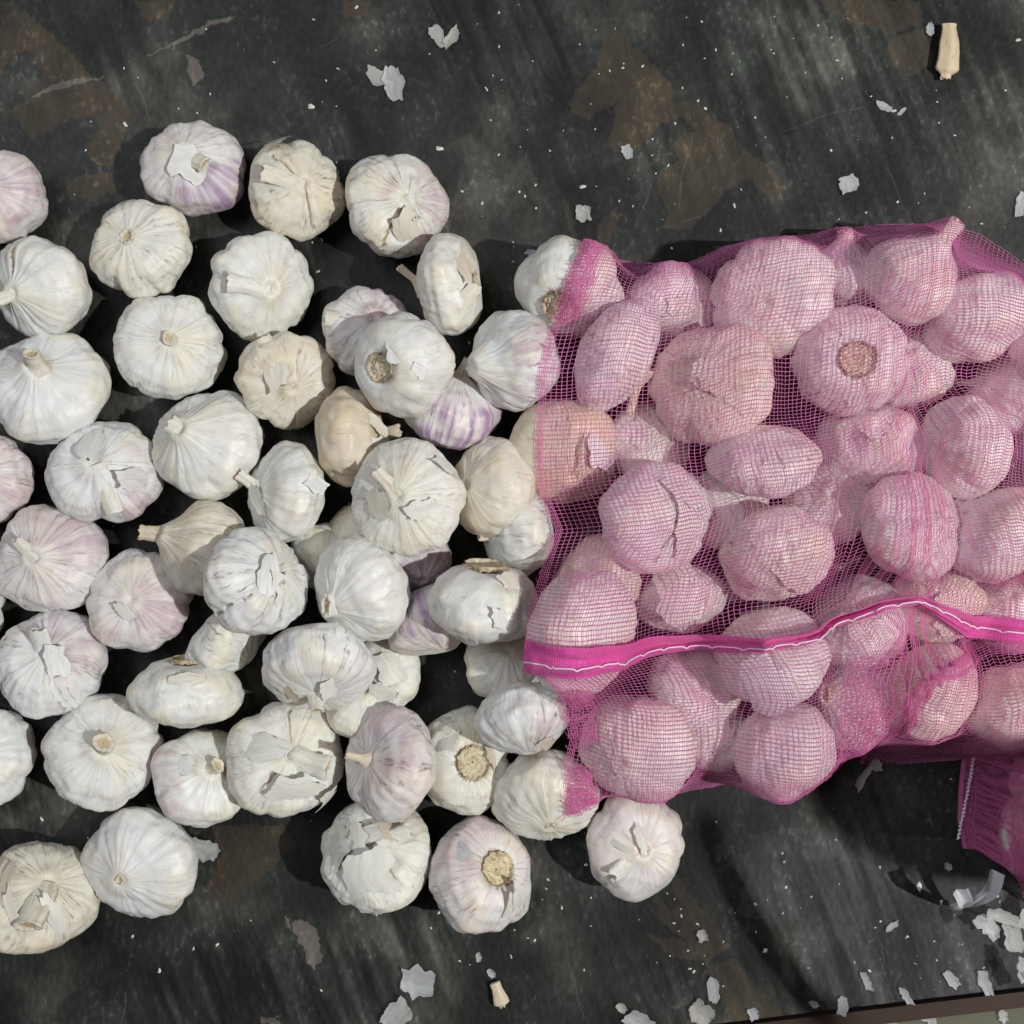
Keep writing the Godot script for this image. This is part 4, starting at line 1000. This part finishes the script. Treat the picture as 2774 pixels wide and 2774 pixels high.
	bulb(Vector3(0.1712, 0.0260, -0.0032), Vector3(-0.1627, 0.9281, -0.3348), 0.0248, 0.86, 0.86, 3775, "pink", 0, 0.00, Vector3(0.0000, 1.0000, 0.0000), 0.075, 1, [], [], "deep lying pink bulb between the wavy-shadow and smudged-neck bulbs")
	bulb(Vector3(0.0916, 0.0260, 0.0471), Vector3(0.1625, 0.3487, 0.9230), 0.0248, 0.86, 0.86, 3812, "white", 1, 0.00, Vector3(0.0000, 1.0000, 0.0000), 0.075, 1, [], [["flap", Vector3(-0.0041, 0.0240, -0.0046), 0.0316, 0.0258, 0.30, 0.30, "ivory"]], "bulb with a shiny square flap of skin below the torn one")
	bulb(Vector3(0.0456, 0.0265, 0.0399), Vector3(-0.8124, 0.4352, -0.3881), 0.0284, 0.86, 0.86, 3849, "cream", 0, 0.00, Vector3(0.0000, 1.0000, 0.0000), 0.070, 1, [], [], "cream bulb mostly covered by the biggest bulb, its nub showing")
	bulb(Vector3(0.1359, 0.0500, 0.0768), Vector3(-0.3939, 0.6139, -0.6841), 0.0300, 0.86, 0.86, 3886, "white", 1, 0.00, Vector3(0.0000, 1.0000, 0.0000), 0.060, 1, [], [["flap", Vector3(-0.0102, 0.0239, 0.0116), 0.0330, 0.0248, 0.40, 0.20, "cool"]], "bulb crossed by the pink hem with white crumpled skin below it")
	bulb(Vector3(0.1884, 0.0260, 0.0609), Vector3(-0.5299, 0.7404, -0.4135), 0.0284, 0.86, 0.86, 3923, "pink", 0, 0.00, Vector3(0.0000, 1.0000, 0.0000), 0.075, 1, [], [["flap", Vector3(-0.0120, 0.0063, -0.0181), 0.0172, 0.0115, 0.30, 0.50, "ivory"]], "shaded bulb under the hem where it rises")
	bulb(Vector3(0.2280, 0.0260, 0.0500), Vector3(-0.1902, 0.8751, 0.4450), 0.0260, 0.86, 0.86, 3960, "cream", 1, 0.00, Vector3(0.0000, 1.0000, 0.0000), 0.075, 1, [], [["flap", Vector3(0.0008, 0.0194, 0.0035), 0.0230, 0.0172, 0.30, 0.40, "cream"]], "shaded bulb beneath the crest of the hem")
	bulb(Vector3(0.0658, 0.0450, 0.1227), Vector3(-0.4690, 0.8648, 0.1794), 0.0289, 0.95, 0.86, 3997, "white", 0, 0.00, Vector3(0.0000, 1.0000, 0.0000), 0.060, 1, [], [["flap", Vector3(-0.0169, 0.0167, -0.0056), 0.0222, 0.0044, 0.45, 0.30, "ivory"], ["flap", Vector3(-0.0120, 0.0193, 0.0057), 0.0122, 0.0050, 0.10, 0.50, "ivory"]], "smooth bulb with two dry strips on it near the net's lower corner")
	bulb(Vector3(0.1083, 0.0211, 0.1214), Vector3(0.1633, 0.5834, -0.7956), 0.0233, 0.86, 0.86, 4034, "ivory", 1, 0.00, Vector3(0.0000, 1.0000, 0.0000), 0.075, 1, [], [["flap", Vector3(-0.0006, 0.0185, -0.0047), 0.0203, 0.0174, 0.50, 0.30, "ivory"]], "small bulb wedged between the two smooth bulbs at the lower net edge")
	bulb(Vector3(0.1416, 0.0460, 0.1245), Vector3(-0.5988, 0.4698, -0.6486), 0.0277, 0.95, 0.86, 4071, "pink", 0, 0.00, Vector3(0.0000, 1.0000, 0.0000), 0.050, 1, [], [], "rounded bulb bulging the lower edge of the net")
	bulb(Vector3(0.1836, 0.0258, 0.1017), Vector3(-0.7586, 0.5859, -0.2850), 0.0284, 0.86, 0.95, 4108, "pink", 0, 0.00, Vector3(0.0000, 1.0000, 0.0000), 0.075, 1, [], [["stem", Vector3(-0.0191, 0.0169, -0.0059), 0.0048, 0.50, "beige", 0.30]], "bulb with a cut stem stub lying towards the crumpled-skin bulb")
	bulb(Vector3(0.0990, 0.0251, 0.0961), Vector3(0.1087, 0.9489, -0.2964), 0.0249, 0.86, 0.86, 4145, "pink", 0, 0.00, Vector3(0.0000, 1.0000, 0.0000), 0.075, 1, [], [], "dark low bulb under the hem's straight run")
	bulb(Vector3(0.2191, 0.0450, 0.0950), Vector3(-0.8280, -0.0562, -0.5580), 0.0280, 0.97, 0.86, 4182, "cream", 0, 0.00, Vector3(0.0000, 1.0000, 0.0000), 0.030, 1, [], [], "smooth cream bulb in the second net beside the folded edge")
	bulb(Vector3(0.2612, 0.0500, 0.1002), Vector3(-0.4754, 0.1777, -0.8616), 0.0278, 0.86, 0.86, 4219, "cream", 0, 0.00, Vector3(0.0000, 1.0000, 0.0000), 0.040, 1, [], [], "bulb at the frame edge in the second net over the gathered tail")
	bulb(Vector3(0.2697, 0.0260, -0.0635), Vector3(-0.8891, 0.2945, -0.3505), 0.0266, 0.86, 0.86, 4256, "white", 0, 0.00, Vector3(0.0000, 1.0000, 0.0000), 0.075, 1, [], [["stem", Vector3(-0.0290, -0.0118, -0.0080), 0.0014, 0.50, "ivory", 0.40]], "bulb low at the frame edge with a thin curved stem over the gap")
	bulb(Vector3(0.2697, 0.0260, 0.0528), Vector3(-0.3275, 0.8166, -0.4753), 0.0254, 0.86, 0.86, 4293, "pink", 0, 0.00, Vector3(0.0000, 1.0000, 0.0000), 0.075, 1, [], [], "deep shaded bulb at the frame edge above the hem")
	bulb(Vector3(0.2857, 0.0530, -0.0892), Vector3(-0.5055, 0.7916, -0.3432), 0.0276, 0.86, 0.86, 4330, "white", 0, 0.00, Vector3(0.0000, 1.0000, 0.0000), 0.075, 1, [], [], "bulb just outside the frame beside the tall smooth one")
	bulb(Vector3(0.2928, 0.0500, -0.0292), Vector3(-0.7403, 0.6676, -0.0790), 0.0283, 0.86, 0.86, 4367, "ivory", 0, 0.00, Vector3(0.0000, 1.0000, 0.0000), 0.075, 1, [], [], "bulb just outside the frame beside the dark gap")
	bulb(Vector3(0.3011, 0.0500, 0.0341), Vector3(-0.5638, 0.7780, -0.2772), 0.0283, 0.86, 0.86, 4404, "white", 0, 0.00, Vector3(0.0000, 1.0000, 0.0000), 0.075, 1, [], [], "bulb just outside the frame beside the round edge bulb")
	bulb(Vector3(0.3062, 0.0481, 0.0950), Vector3(-0.7071, 0.6684, -0.2309), 0.0284, 0.86, 0.86, 4441, "cream", 0, 0.00, Vector3(0.0000, 1.0000, 0.0000), 0.075, 1, [], [], "bulb just outside the frame in the second net")
	bulb(Vector3(0.2925, 0.0400, 0.1435), Vector3(-0.5026, 0.8429, -0.1919), 0.0283, 0.86, 0.86, 4478, "white", 0, 0.00, Vector3(0.0000, 1.0000, 0.0000), 0.075, 1, [], [], "bulb just outside the frame at the head of the third net")
	bulb(Vector3(0.2921, 0.0270, 0.1746), Vector3(-0.1375, 0.9905, 0.0028), 0.0289, 0.86, 0.86, 4515, "white", 0, 0.00, Vector3(0.0000, 1.0000, 0.0000), 0.030, 1, [], [], "bulb filling the rounded end of the third net at the frame edge")
	bulb(Vector3(0.3163, 0.0300, 0.1694), Vector3(-0.5193, 0.8192, -0.2435), 0.0294, 0.86, 0.86, 4552, "cream", 0, 0.00, Vector3(0.0000, 1.0000, 0.0000), 0.075, 1, [], [], "bulb just outside the frame low in the third net")


	# first net: its mouth open towards the heap, a sewn hem across it
	var bag := thing("net_bag", "open pink net bag of garlic with a stitched magenta hem, mouth towards the loose heap", "net bag", Vector3.ZERO, "pink net bags")
	var top := [Vector2(0.0099, -0.1492), Vector2(0.0389, -0.1463), Vector2(0.0534, -0.1416), Vector2(0.0679, -0.1352), Vector2(0.0795, -0.1370), Vector2(0.0853, -0.1387), Vector2(0.0969, -0.1387), Vector2(0.1172, -0.1483), Vector2(0.1405, -0.1526), Vector2(0.1637, -0.1555), Vector2(0.1840, -0.1590), Vector2(0.2072, -0.1614), Vector2(0.2420, -0.1619), Vector2(0.2623, -0.1570), Vector2(0.2803, -0.1454), Vector2(0.3001, -0.1294), Vector2(0.3436, -0.1062), Vector2(0.4161, -0.0946)]
	var low := [Vector2(0.0041, 0.1608), Vector2(0.0302, 0.1614), Vector2(0.0476, 0.1579), Vector2(0.0679, 0.1570), Vector2(0.0940, 0.1570), Vector2(0.1259, 0.1521), Vector2(0.1550, 0.1541), Vector2(0.1782, 0.1497), Vector2(0.1956, 0.1318), Vector2(0.2101, 0.0969), Vector2(0.2203, 0.0795), Vector2(0.2803, 0.0760), Vector2(0.3581, 0.0760), Vector2(0.4161, 0.0760)]
	drape(top, low, -0.02, 0.42, -0.18, 0.20, 0.00035, 0.004)
	var net := part("netting", net_bag([Vector2(0.0379, -0.1425), Vector2(0.0264, -0.1159), Vector2(0.0202, -0.0944), Vector2(0.0140, -0.0719), Vector2(0.0134, -0.0534), Vector2(0.0121, -0.0292), Vector2(0.0138, -0.0127), Vector2(0.0231, 0.0094), Vector2(0.0146, 0.0308), Vector2(0.0102, 0.0431), Vector2(0.0061, 0.0572), Vector2(0.0074, 0.0686), Vector2(0.0113, 0.0770), Vector2(0.0217, 0.0859), Vector2(0.0308, 0.1010), Vector2(0.0300, 0.1194), Vector2(0.0269, 0.1356), Vector2(0.0296, 0.1608)], top, low, 0.40, 0.00235, 0.00019, 8, 0.008), net_mat, bag)
	net.set_meta("kind", "stuff")
	part("loose_threads", weave(loose, 6, 70, 0.00017, 1, 5), net_mat, bag).set_meta("kind", "stuff")
	var hem := [Vector2(0.0058, 0.0699), Vector2(0.0352, 0.0714), Vector2(0.0746, 0.0699), Vector2(0.1140, 0.0672), Vector2(0.1482, 0.0628), Vector2(0.1718, 0.0557), Vector2(0.1928, 0.0483), Vector2(0.2112, 0.0457), Vector2(0.2243, 0.0523), Vector2(0.2401, 0.0602), Vector2(0.2690, 0.0628)]
	var strip := ribbon(hem, [0.0083, 0.0072, 0.0062, 0.0046, 0.0034, 0.0028, 0.0023, 0.0021, 0.0031, 0.0057, 0.0062], 21, 0.006, 0.0035, 150, 15, 0.05)
	part("hem_band", sheet(strip[0], 150, 15, false, false, strip[1], PackedColorArray()), hem_mat, bag)
	var finer := ribbon(hem, [0.0083, 0.0072, 0.0062, 0.0046, 0.0034, 0.0028, 0.0023, 0.0021, 0.0031, 0.0057, 0.0062], 21, 0.006, 0.0039, 240, 22, 0.05)
	part("hem_threads", weave(finer[0], 240, 22, 0.00016, 2, 3), net_mat, bag).set_meta("kind", "stuff")
	var run := Curve3D.new()
	for k in 240:
		var s := k / 239.0
		var c := along(hem, s)
		var p: Vector3 = finer[0][clampi(int(13.5 + 2.0 * sin(s * 5.0)), 0, 21) * 240 + k]
		var arch := absf(sin(s * PI * 22.0))
		run.add_point(p + Vector3(0, 0.0010, 0.0012 * pow(1.0 - arch, 3.0)))
	part("stitch_thread", tube(run, 700, 6, func(_s: float) -> float: return 0.00043, 1.0, 0.0, 2, Color.WHITE, Color.WHITE), stitch_mat, bag)
	for q in [[Vector2(0.0369, -0.1387), Vector2(0.0465, -0.1337), Vector2(0.0327, -0.0980), Vector2(0.0217, -0.0952)], [Vector2(0.0213, 0.0862), Vector2(0.0403, 0.0875), Vector2(0.0430, 0.1173), Vector2(0.0322, 0.1227)], [Vector2(0.0325, 0.1295), Vector2(0.0411, 0.1352), Vector2(0.0453, 0.1557), Vector2(0.0285, 0.1586)], [Vector2(0.1761, 0.0761), Vector2(0.2066, 0.0719), Vector2(0.1872, 0.1316), Vector2(0.1649, 0.1427)]]:
		# slack turned-back plies at the mouth
		var g := PackedVector3Array()
		for j in 30:
			for i in 11:
				var u := i / 10.0
				var v := j / 29.0
				var p := (q[0] as Vector2).lerp(q[1], u).lerp((q[3] as Vector2).lerp(q[2], u), v) + Vector2(noise.get_noise_2d(u * 90.0, v * 300.0), noise.get_noise_2d(u * 90.0 + 50.0, v * 300.0)) * 0.002
				g.append(Vector3(p.x, maxf(0.002, sheet_y(p.x, p.y)) + 0.0015 + 0.0035 * sin(u * PI), p.y))
		part("turned_ply", weave(g, 11, 30, 0.00021, 2, 6), net_mat, bag).set_meta("kind", "stuff")

	# second net, behind the first; its gathered tail hangs towards the front
	var second := thing("net_bag", "second pink net bag behind the folded edge, gathered tail tied with plastic strip", "net bag", Vector3.ZERO, "pink net bags")
	var top2 := [Vector2(0.1724, 0.0940), Vector2(0.1927, 0.0882), Vector2(0.2101, 0.0781), Vector2(0.2304, 0.0679), Vector2(0.2803, 0.0621), Vector2(0.3581, 0.0621), Vector2(0.4161, 0.0621)]
	var low2 := [Vector2(0.1739, 0.1344), Vector2(0.1944, 0.1405), Vector2(0.2148, 0.1423), Vector2(0.2558, 0.1387), Vector2(0.2827, 0.1402), Vector2(0.3612, 0.1475), Vector2(0.4197, 0.1475)]
	drape(top2, low2, 0.14, 0.42, 0.03, 0.19, 0.0003, 0.003)
	part("netting", net_bag([Vector2(0.2093, 0.0759), Vector2(0.1994, 0.0953), Vector2(0.1956, 0.1201), Vector2(0.1960, 0.1417)], top2, low2, 0.41, 0.00235, 0.00019, 18, 0.008), net_mat, second).set_meta("kind", "stuff")
	var third := thing("net_bag", "gathered end of a third pink net bag with white beaded twine, nearest the torn skins", "net bag", Vector3.ZERO, "pink net bags")
	var top3 := [Vector2(0.2464, 0.1309), Vector2(0.2755, 0.1252), Vector2(0.3805, 0.1238)]
	var low3 := [Vector2(0.2548, 0.1887), Vector2(0.2617, 0.1953), Vector2(0.2706, 0.2081), Vector2(0.2840, 0.2200), Vector2(0.3108, 0.2260), Vector2(0.3971, 0.2260)]
	drape(top3, low3, 0.262, 0.44, 0.11, 0.27, 0.0002, 0.002)
	var edge3 := [Vector2(0.2565, 0.1277), Vector2(0.2548, 0.1395), Vector2(0.2530, 0.1571), Vector2(0.2524, 0.1748), Vector2(0.2554, 0.1901)]
	part("netting", net_bag(edge3, top3, low3, 0.42, 0.0019, 0.00021, 28, 0.012), net_mat, third).set_meta("kind", "stuff")
	for q in hf.size(): hf[q] += 0.0018
	part("under_ply", net_bag(edge3, top3, low3, 0.42, 0.0023, 0.00021, 38, 0.02), net_mat, third).set_meta("kind", "stuff")
	var twine := Curve3D.new()
	var twine_plan := [Vector2(0.2603, 0.1365), Vector2(0.2576, 0.1525), Vector2(0.2543, 0.1690), Vector2(0.2510, 0.1844)]
	for k in 60:
		var s := k / 59.0
		var q := along(twine_plan, s)
		twine.add_point(Vector3(q.x + 0.0004 * sin(k * 2.1), sheet_y(q.x, q.y) + 0.0018, q.y))
	part("twine", tube(twine, 160, 8, func(s: float) -> float: return 0.0007 + 0.0003 * sin(s * 150.0), 1.0, 0.0, 4, Color.WHITE, Color.WHITE), stitch_mat, third)
	for e in [[Vector2(0.2391, 0.2020), Vector2(0.2473, 0.2217)], [Vector2(0.2589, 0.1921), Vector2(0.2484, 0.2223)]]:
		var a := Vector3(e[1].x, 0.006, e[1].y)
		var b := Vector3(e[0].x, 0.034, e[0].y)
		var pts := PackedVector3Array()
		for j in 16:
			for i in 6:
				var s := j / 15.0
				var u := i / 5.0 - 0.5
				var side := (b - a).cross(Vector3.UP).normalized()
				var p := a.lerp(b, s) + Vector3(0, 0.010 * sin(s * PI) + 0.0022 * cos(u * 7.0 + s * 4.0), 0) + side * u * (0.0062 + 0.003 * s + 0.0008 * noise.get_noise_2d(s * 300.0, 5.0))
				pts.append(p)
		part("plastic_tie", sheet(pts, 6, 16, false, false, PackedVector2Array(), PackedColorArray()), tie_mat, third)

	# a full sack that stands beside the mat, outside the frame; it keeps the lamp off the front nets
	var sack := thing("standing_sack", "tall full sack of woven plastic standing beyond the frame", "sack", Vector3(0.405, 0.0, 0.160))
	var sp := PackedVector3Array()
	for j in 26:
		for i in 41:
			var a := TAU_F * (i % 40) / 40.0
			var v := j / 25.0
			var rr := 0.052 * pow(sin(PI * clampf(0.10 + v * 0.9, 0.0, 1.0)), 0.42) * (1.0 + 0.10 * noise.get_noise_2d(cos(a) * 120.0, sin(a) * 120.0 + v * 160.0))
			if v > 0.9: rr *= 0.55
			sp.append(Vector3(cos(a) * rr, 0.36 * v, sin(a) * rr))
	part("woven_body", sheet(sp, 41, 26, true, true, PackedVector2Array(), PackedColorArray()), std(Color(0.72, 0.40, 0.52), 0.7, 0.3), sack)

	# a strap that hangs in a loop under the lamp, outside the frame; its shadow crosses the front of the mat
	var strap := thing("hanging_strap", "dark cloth strap looped below the lamp beyond the frame", "strap", Vector3(0.45, 0.36, 0.2))
	var loop := PackedVector3Array()
	var lamp := key.position
	var foot := [Vector2(0.0928, 0.1513), Vector2(0.1069, 0.1693), Vector2(0.1189, 0.2023), Vector2(0.1348, 0.2324), Vector2(0.1603, 0.2684), Vector2(0.2023, 0.3134)]
	for j in 40:
		for i in 5:
			var s := j / 39.0
			var c := along(foot, s)
			var share := 0.12 + 0.83 * pow(absf(s * 2.0 - 1.0), 6.0)
			var p := Vector3(c.x, 0.0, c.y).lerp(lamp, share)
			var u := i / 4.0 - 0.5
			loop.append(p - strap.position + Vector3(u * 0.0150, 0.0015 * cos(u * 5.0), -u * 0.005))
	part("band", sheet(loop, 5, 40, false, false, PackedVector2Array(), PackedColorArray()), std(Color(0.16, 0.15, 0.15), 0.9, 0.2), strap)

	flake("skin_flake", -0.0414, -0.2684, 0.0135, 0.0076, 0.60, 0.50, 0.20, "ivory", 300, "cream scrap of skin, forked half nearest the centre line, far side of mat", 0.0000, 0.00)
	flake("skin_flake", -0.0342, -0.2678, 0.0119, 0.0065, -0.60, 0.50, 0.30, "cream", 317, "yellowish scrap of skin leaning on the forked cream scrap", 0.0000, 0.00)
	flake("skin_flake", -0.0757, -0.2462, 0.0140, 0.0092, 1.10, 0.30, 0.10, "ivory", 334, "matt beige scrap of skin beside the bluish crumpled scrap", 0.0000, 0.00)
	flake("skin_flake", -0.0666, -0.2420, 0.0195, 0.0113, 0.15, 0.40, 0.10, "cool", 351, "bluish white crumpled scrap of skin beside the matt beige scrap", 0.0000, 0.00)
	flake("skin_flake", 0.0651, -0.2035, 0.0081, 0.0065, 0.30, 0.30, 0.10, "cool", 368, "small bluish diamond scrap on the brown worn print", 0.0000, 0.00)
	flake("skin_flake", 0.0402, -0.1687, 0.0086, 0.0097, 1.40, 0.60, 0.10, "ivory", 385, "ribbed cream scrap of skin close above the net mouth", 0.0000, 0.00)
	flake("skin_flake", 0.1903, -0.1855, 0.0097, 0.0108, 0.10, 0.15, 0.10, "cool", 402, "bluish square scrap of skin far above the pear shaped bulb", 0.0000, 0.00)
	flake("skin_flake", 0.2876, -0.1741, 0.0146, 0.0065, -0.20, 0.30, 0.10, "cool", 419, "narrow bluish scrap at the frame edge behind the net", 0.0000, 0.00)
	flake("skin_flake", 0.2363, -0.2729, 0.0070, 0.0046, 0.10, 0.60, 0.20, "cool", 436, "tiny curled bluish scrap beside the tan dry stem", 0.0000, 0.00)
	flake("skin_flake", 0.2107, -0.2294, 0.0097, 0.0041, 1.10, 0.20, 0.10, "cool", 453, "flat grey sliver of skin on open mat behind the net", 0.0000, 0.00)
	flake("skin_flake", 0.2204, -0.2264, 0.0059, 0.0024, -0.80, 0.40, 0.20, "cool", 470, "thin bright sliver near the flat grey sliver", 0.0000, 0.00)
	flake("skin_flake", -0.0534, 0.2654, 0.0200, 0.0178, 1.30, 0.20, 0.12, "cool", 487, "lilac white bow-shaped scrap at the front of the mat", 0.0000, 0.00)
	flake("skin_flake", -0.0654, 0.2840, 0.0200, 0.0140, -0.70, 0.25, 0.15, "white", 504, "white scrap of skin overlapping the bow-shaped one at the frame edge", 0.0010, 0.00)
	flake("skin_flake", -0.0117, 0.2609, 0.0059, 0.0041, 0.60, 0.60, 0.20, "white", 521, "small white curl behind the pale cut stem", 0.0000, 0.00)
	flake("skin_flake", -0.0189, 0.2519, 0.0054, 0.0032, 0.10, 0.30, 0.10, "ivory", 538, "tiny pale chip on the mat behind the small white curl", 0.0000, 0.00)
	flake("skin_flake", 0.1138, 0.2702, 0.0140, 0.0070, 0.05, 0.30, 0.10, "cool", 555, "upright bluish scrap beside the yellow triangular scrap", 0.0000, 0.00)
	flake("skin_flake", 0.1069, 0.2828, 0.0151, 0.0135, 0.70, 0.50, 0.20, "cream", 572, "yellow triangular scrap of skin at the front edge of the mat", 0.0000, 0.00)
	flake("skin_flake", 0.1363, 0.2840, 0.0070, 0.0065, 0.20, 0.40, 0.10, "cool", 589, "folded white scrap close to the mat's edge", 0.0000, 0.00)
	flake("skin_flake", 0.0618, 0.2804, 0.0065, 0.0051, 0.90, 0.50, 0.20, "cream", 606, "small crinkled cream scrap behind the white square-ended scrap", 0.0000, 0.00)
	flake("skin_flake", 0.0717, 0.2882, 0.0151, 0.0119, 1.10, 0.30, 0.10, "white", 623, "white square-ended scrap cut by the front of the frame", 0.0000, 0.00)
	flake("skin_flake", 0.1075, 0.2393, 0.0065, 0.0065, 0.40, 0.80, 0.30, "ivory", 640, "crumpled cream curl on the brown arc of worn print", 0.0000, 0.00)
	flake("skin_flake", 0.2465, 0.2005, 0.0049, 0.0041, 0.50, 0.60, 0.20, "cream", 657, "cream curl on the mat beside the plastic strips", 0.0000, 0.00)
	flake("skin_flake", 0.2149, 0.2342, 0.0081, 0.0035, -1.00, 0.40, 0.20, "white", 674, "small white sliver on open mat below the net's shadow", 0.0000, 0.00)
	flake("skin_flake", 0.2005, 0.2654, 0.0108, 0.0046, 0.40, 0.40, 0.10, "ivory", 691, "thin ivory scrap near the mat's edge", 0.0000, 0.00)
	flake("skin_flake", 0.2228, 0.2738, 0.0113, 0.0046, 0.55, 0.30, 0.10, "pink", 708, "pinkish oblong scrap lying at the brink of the mat", 0.0000, 0.00)
	flake("skin_flake", 0.1867, 0.2792, 0.0108, 0.0065, -0.10, 0.40, 0.10, "cool", 725, "pale pointed scrap on the brink of the mat", 0.0000, 0.00)
	flake("skin_flake", 0.2486, 0.2642, 0.0113, 0.0065, 0.75, 0.30, 0.10, "cool", 742, "bluish leaf-shaped scrap near the brink of the mat", 0.0000, 0.00)
	flake("skin_flake", 0.2672, 0.2660, 0.0140, 0.0065, 0.30, 0.40, 0.20, "cool", 759, "long crumpled scrap nearest the pile of torn skins", 0.0000, 0.00)
	flake("skin_flake", 0.1708, 0.2783, 0.0059, 0.0038, 0.90, 0.60, 0.20, "cream", 776, "tiny curved cream shaving at the brink of the mat", 0.0000, 0.00)
	flake("skin_flake", 0.1981, 0.1489, 0.0162, 0.0049, -0.60, 0.80, 0.30, "cool", 793, "grey twisted scrap clinging to the folded edge of the net", 0.0020, 0.00)
	flake("skin_flake", 0.2047, 0.1423, 0.0070, 0.0054, 0.40, 0.40, 0.10, "cool", 810, "grey square chip above the twisted scrap", 0.0040, 0.00)
	flake("skin_flake", -0.1720, 0.1879, 0.0168, 0.0124, 1.10, 0.40, 0.20, "ivory", 827, "ivory scrap of skin leaning on the pinhole-neck bulb", 0.0060, 0.15)
	flake("skin_flake", 0.0117, -0.1465, 0.0081, 0.0043, 1.40, 0.30, 0.10, "cool", 844, "grey chip in the shade behind the net mouth", 0.0000, 0.00)
	flake("skin_flake", 0.2819, 0.2384, 0.0189, 0.0108, 0.30, 0.35, 0.25, "ivory", 861, "largest ivory skin of the torn heap at the frame edge", 0.0020, 0.00)
	flake("skin_flake", 0.2654, 0.2309, 0.0151, 0.0092, 0.90, 0.35, 0.25, "cool", 878, "bluish skin of the torn heap beside the plastic strips", 0.0055, 0.00)
	flake("skin_flake", 0.2879, 0.2249, 0.0168, 0.0108, -0.40, 0.35, 0.25, "ivory", 895, "uppermost skin of the torn heap, ragged tip towards the net", 0.0090, 0.00)
	flake("skin_flake", 0.2714, 0.2240, 0.0189, 0.0081, 1.30, 0.35, 0.25, "ivory", 912, "narrow folded skin lying across the torn heap", 0.0125, 0.00)
	flake("skin_flake", 0.2819, 0.2519, 0.0146, 0.0092, 0.10, 0.35, 0.25, "white", 929, "white skin at the low end of the torn heap", 0.0160, 0.00)
	flake("skin_flake", 0.2888, 0.2594, 0.0162, 0.0092, 0.50, 0.35, 0.25, "cool", 946, "grey skin at the frame corner of the torn heap", 0.0195, 0.00)
	flake("skin_flake", 0.2609, 0.2270, 0.0108, 0.0070, 0.30, 0.35, 0.25, "white", 963, "white skin under the forked plastic strips", 0.0230, 0.00)
	flake("skin_flake", 0.2139, 0.2947, 0.0186, 0.0136, 0.80, .4, .2, "cream", 900, "cream skin on the greenish ledge below the mat", -0.0155)
	flake("skin_flake", 0.1831, 0.2956, 0.0124, 0.0093, 0.20, .4, .2, "ivory", 901, "ivory skin on the greenish ledge beside the cream skin", -0.0155)
	flake("skin_flake", 0.2848, 0.2925, 0.0074, 0.0056, 0.40, .4, .2, "white", 902, "white chip on the greenish ledge near the corner", -0.0155)
	flake("skin_flake", 0.2416, 0.2934, 0.0093, 0.0068, 1.20, .4, .2, "ivory", 903, "small ivory chip midway along the greenish ledge", -0.0155)
	straw(0.2450, -0.2593, 0.0300, 0.0111, -0.06, "beige", 51, "tan dry stem lying alone on the mat behind the net")
	straw(-0.0077, 0.2724, 0.0144, 0.0072, 0.30, "cream", 52, "pale cut stem lying at the front of the mat")
	crumbs(420)
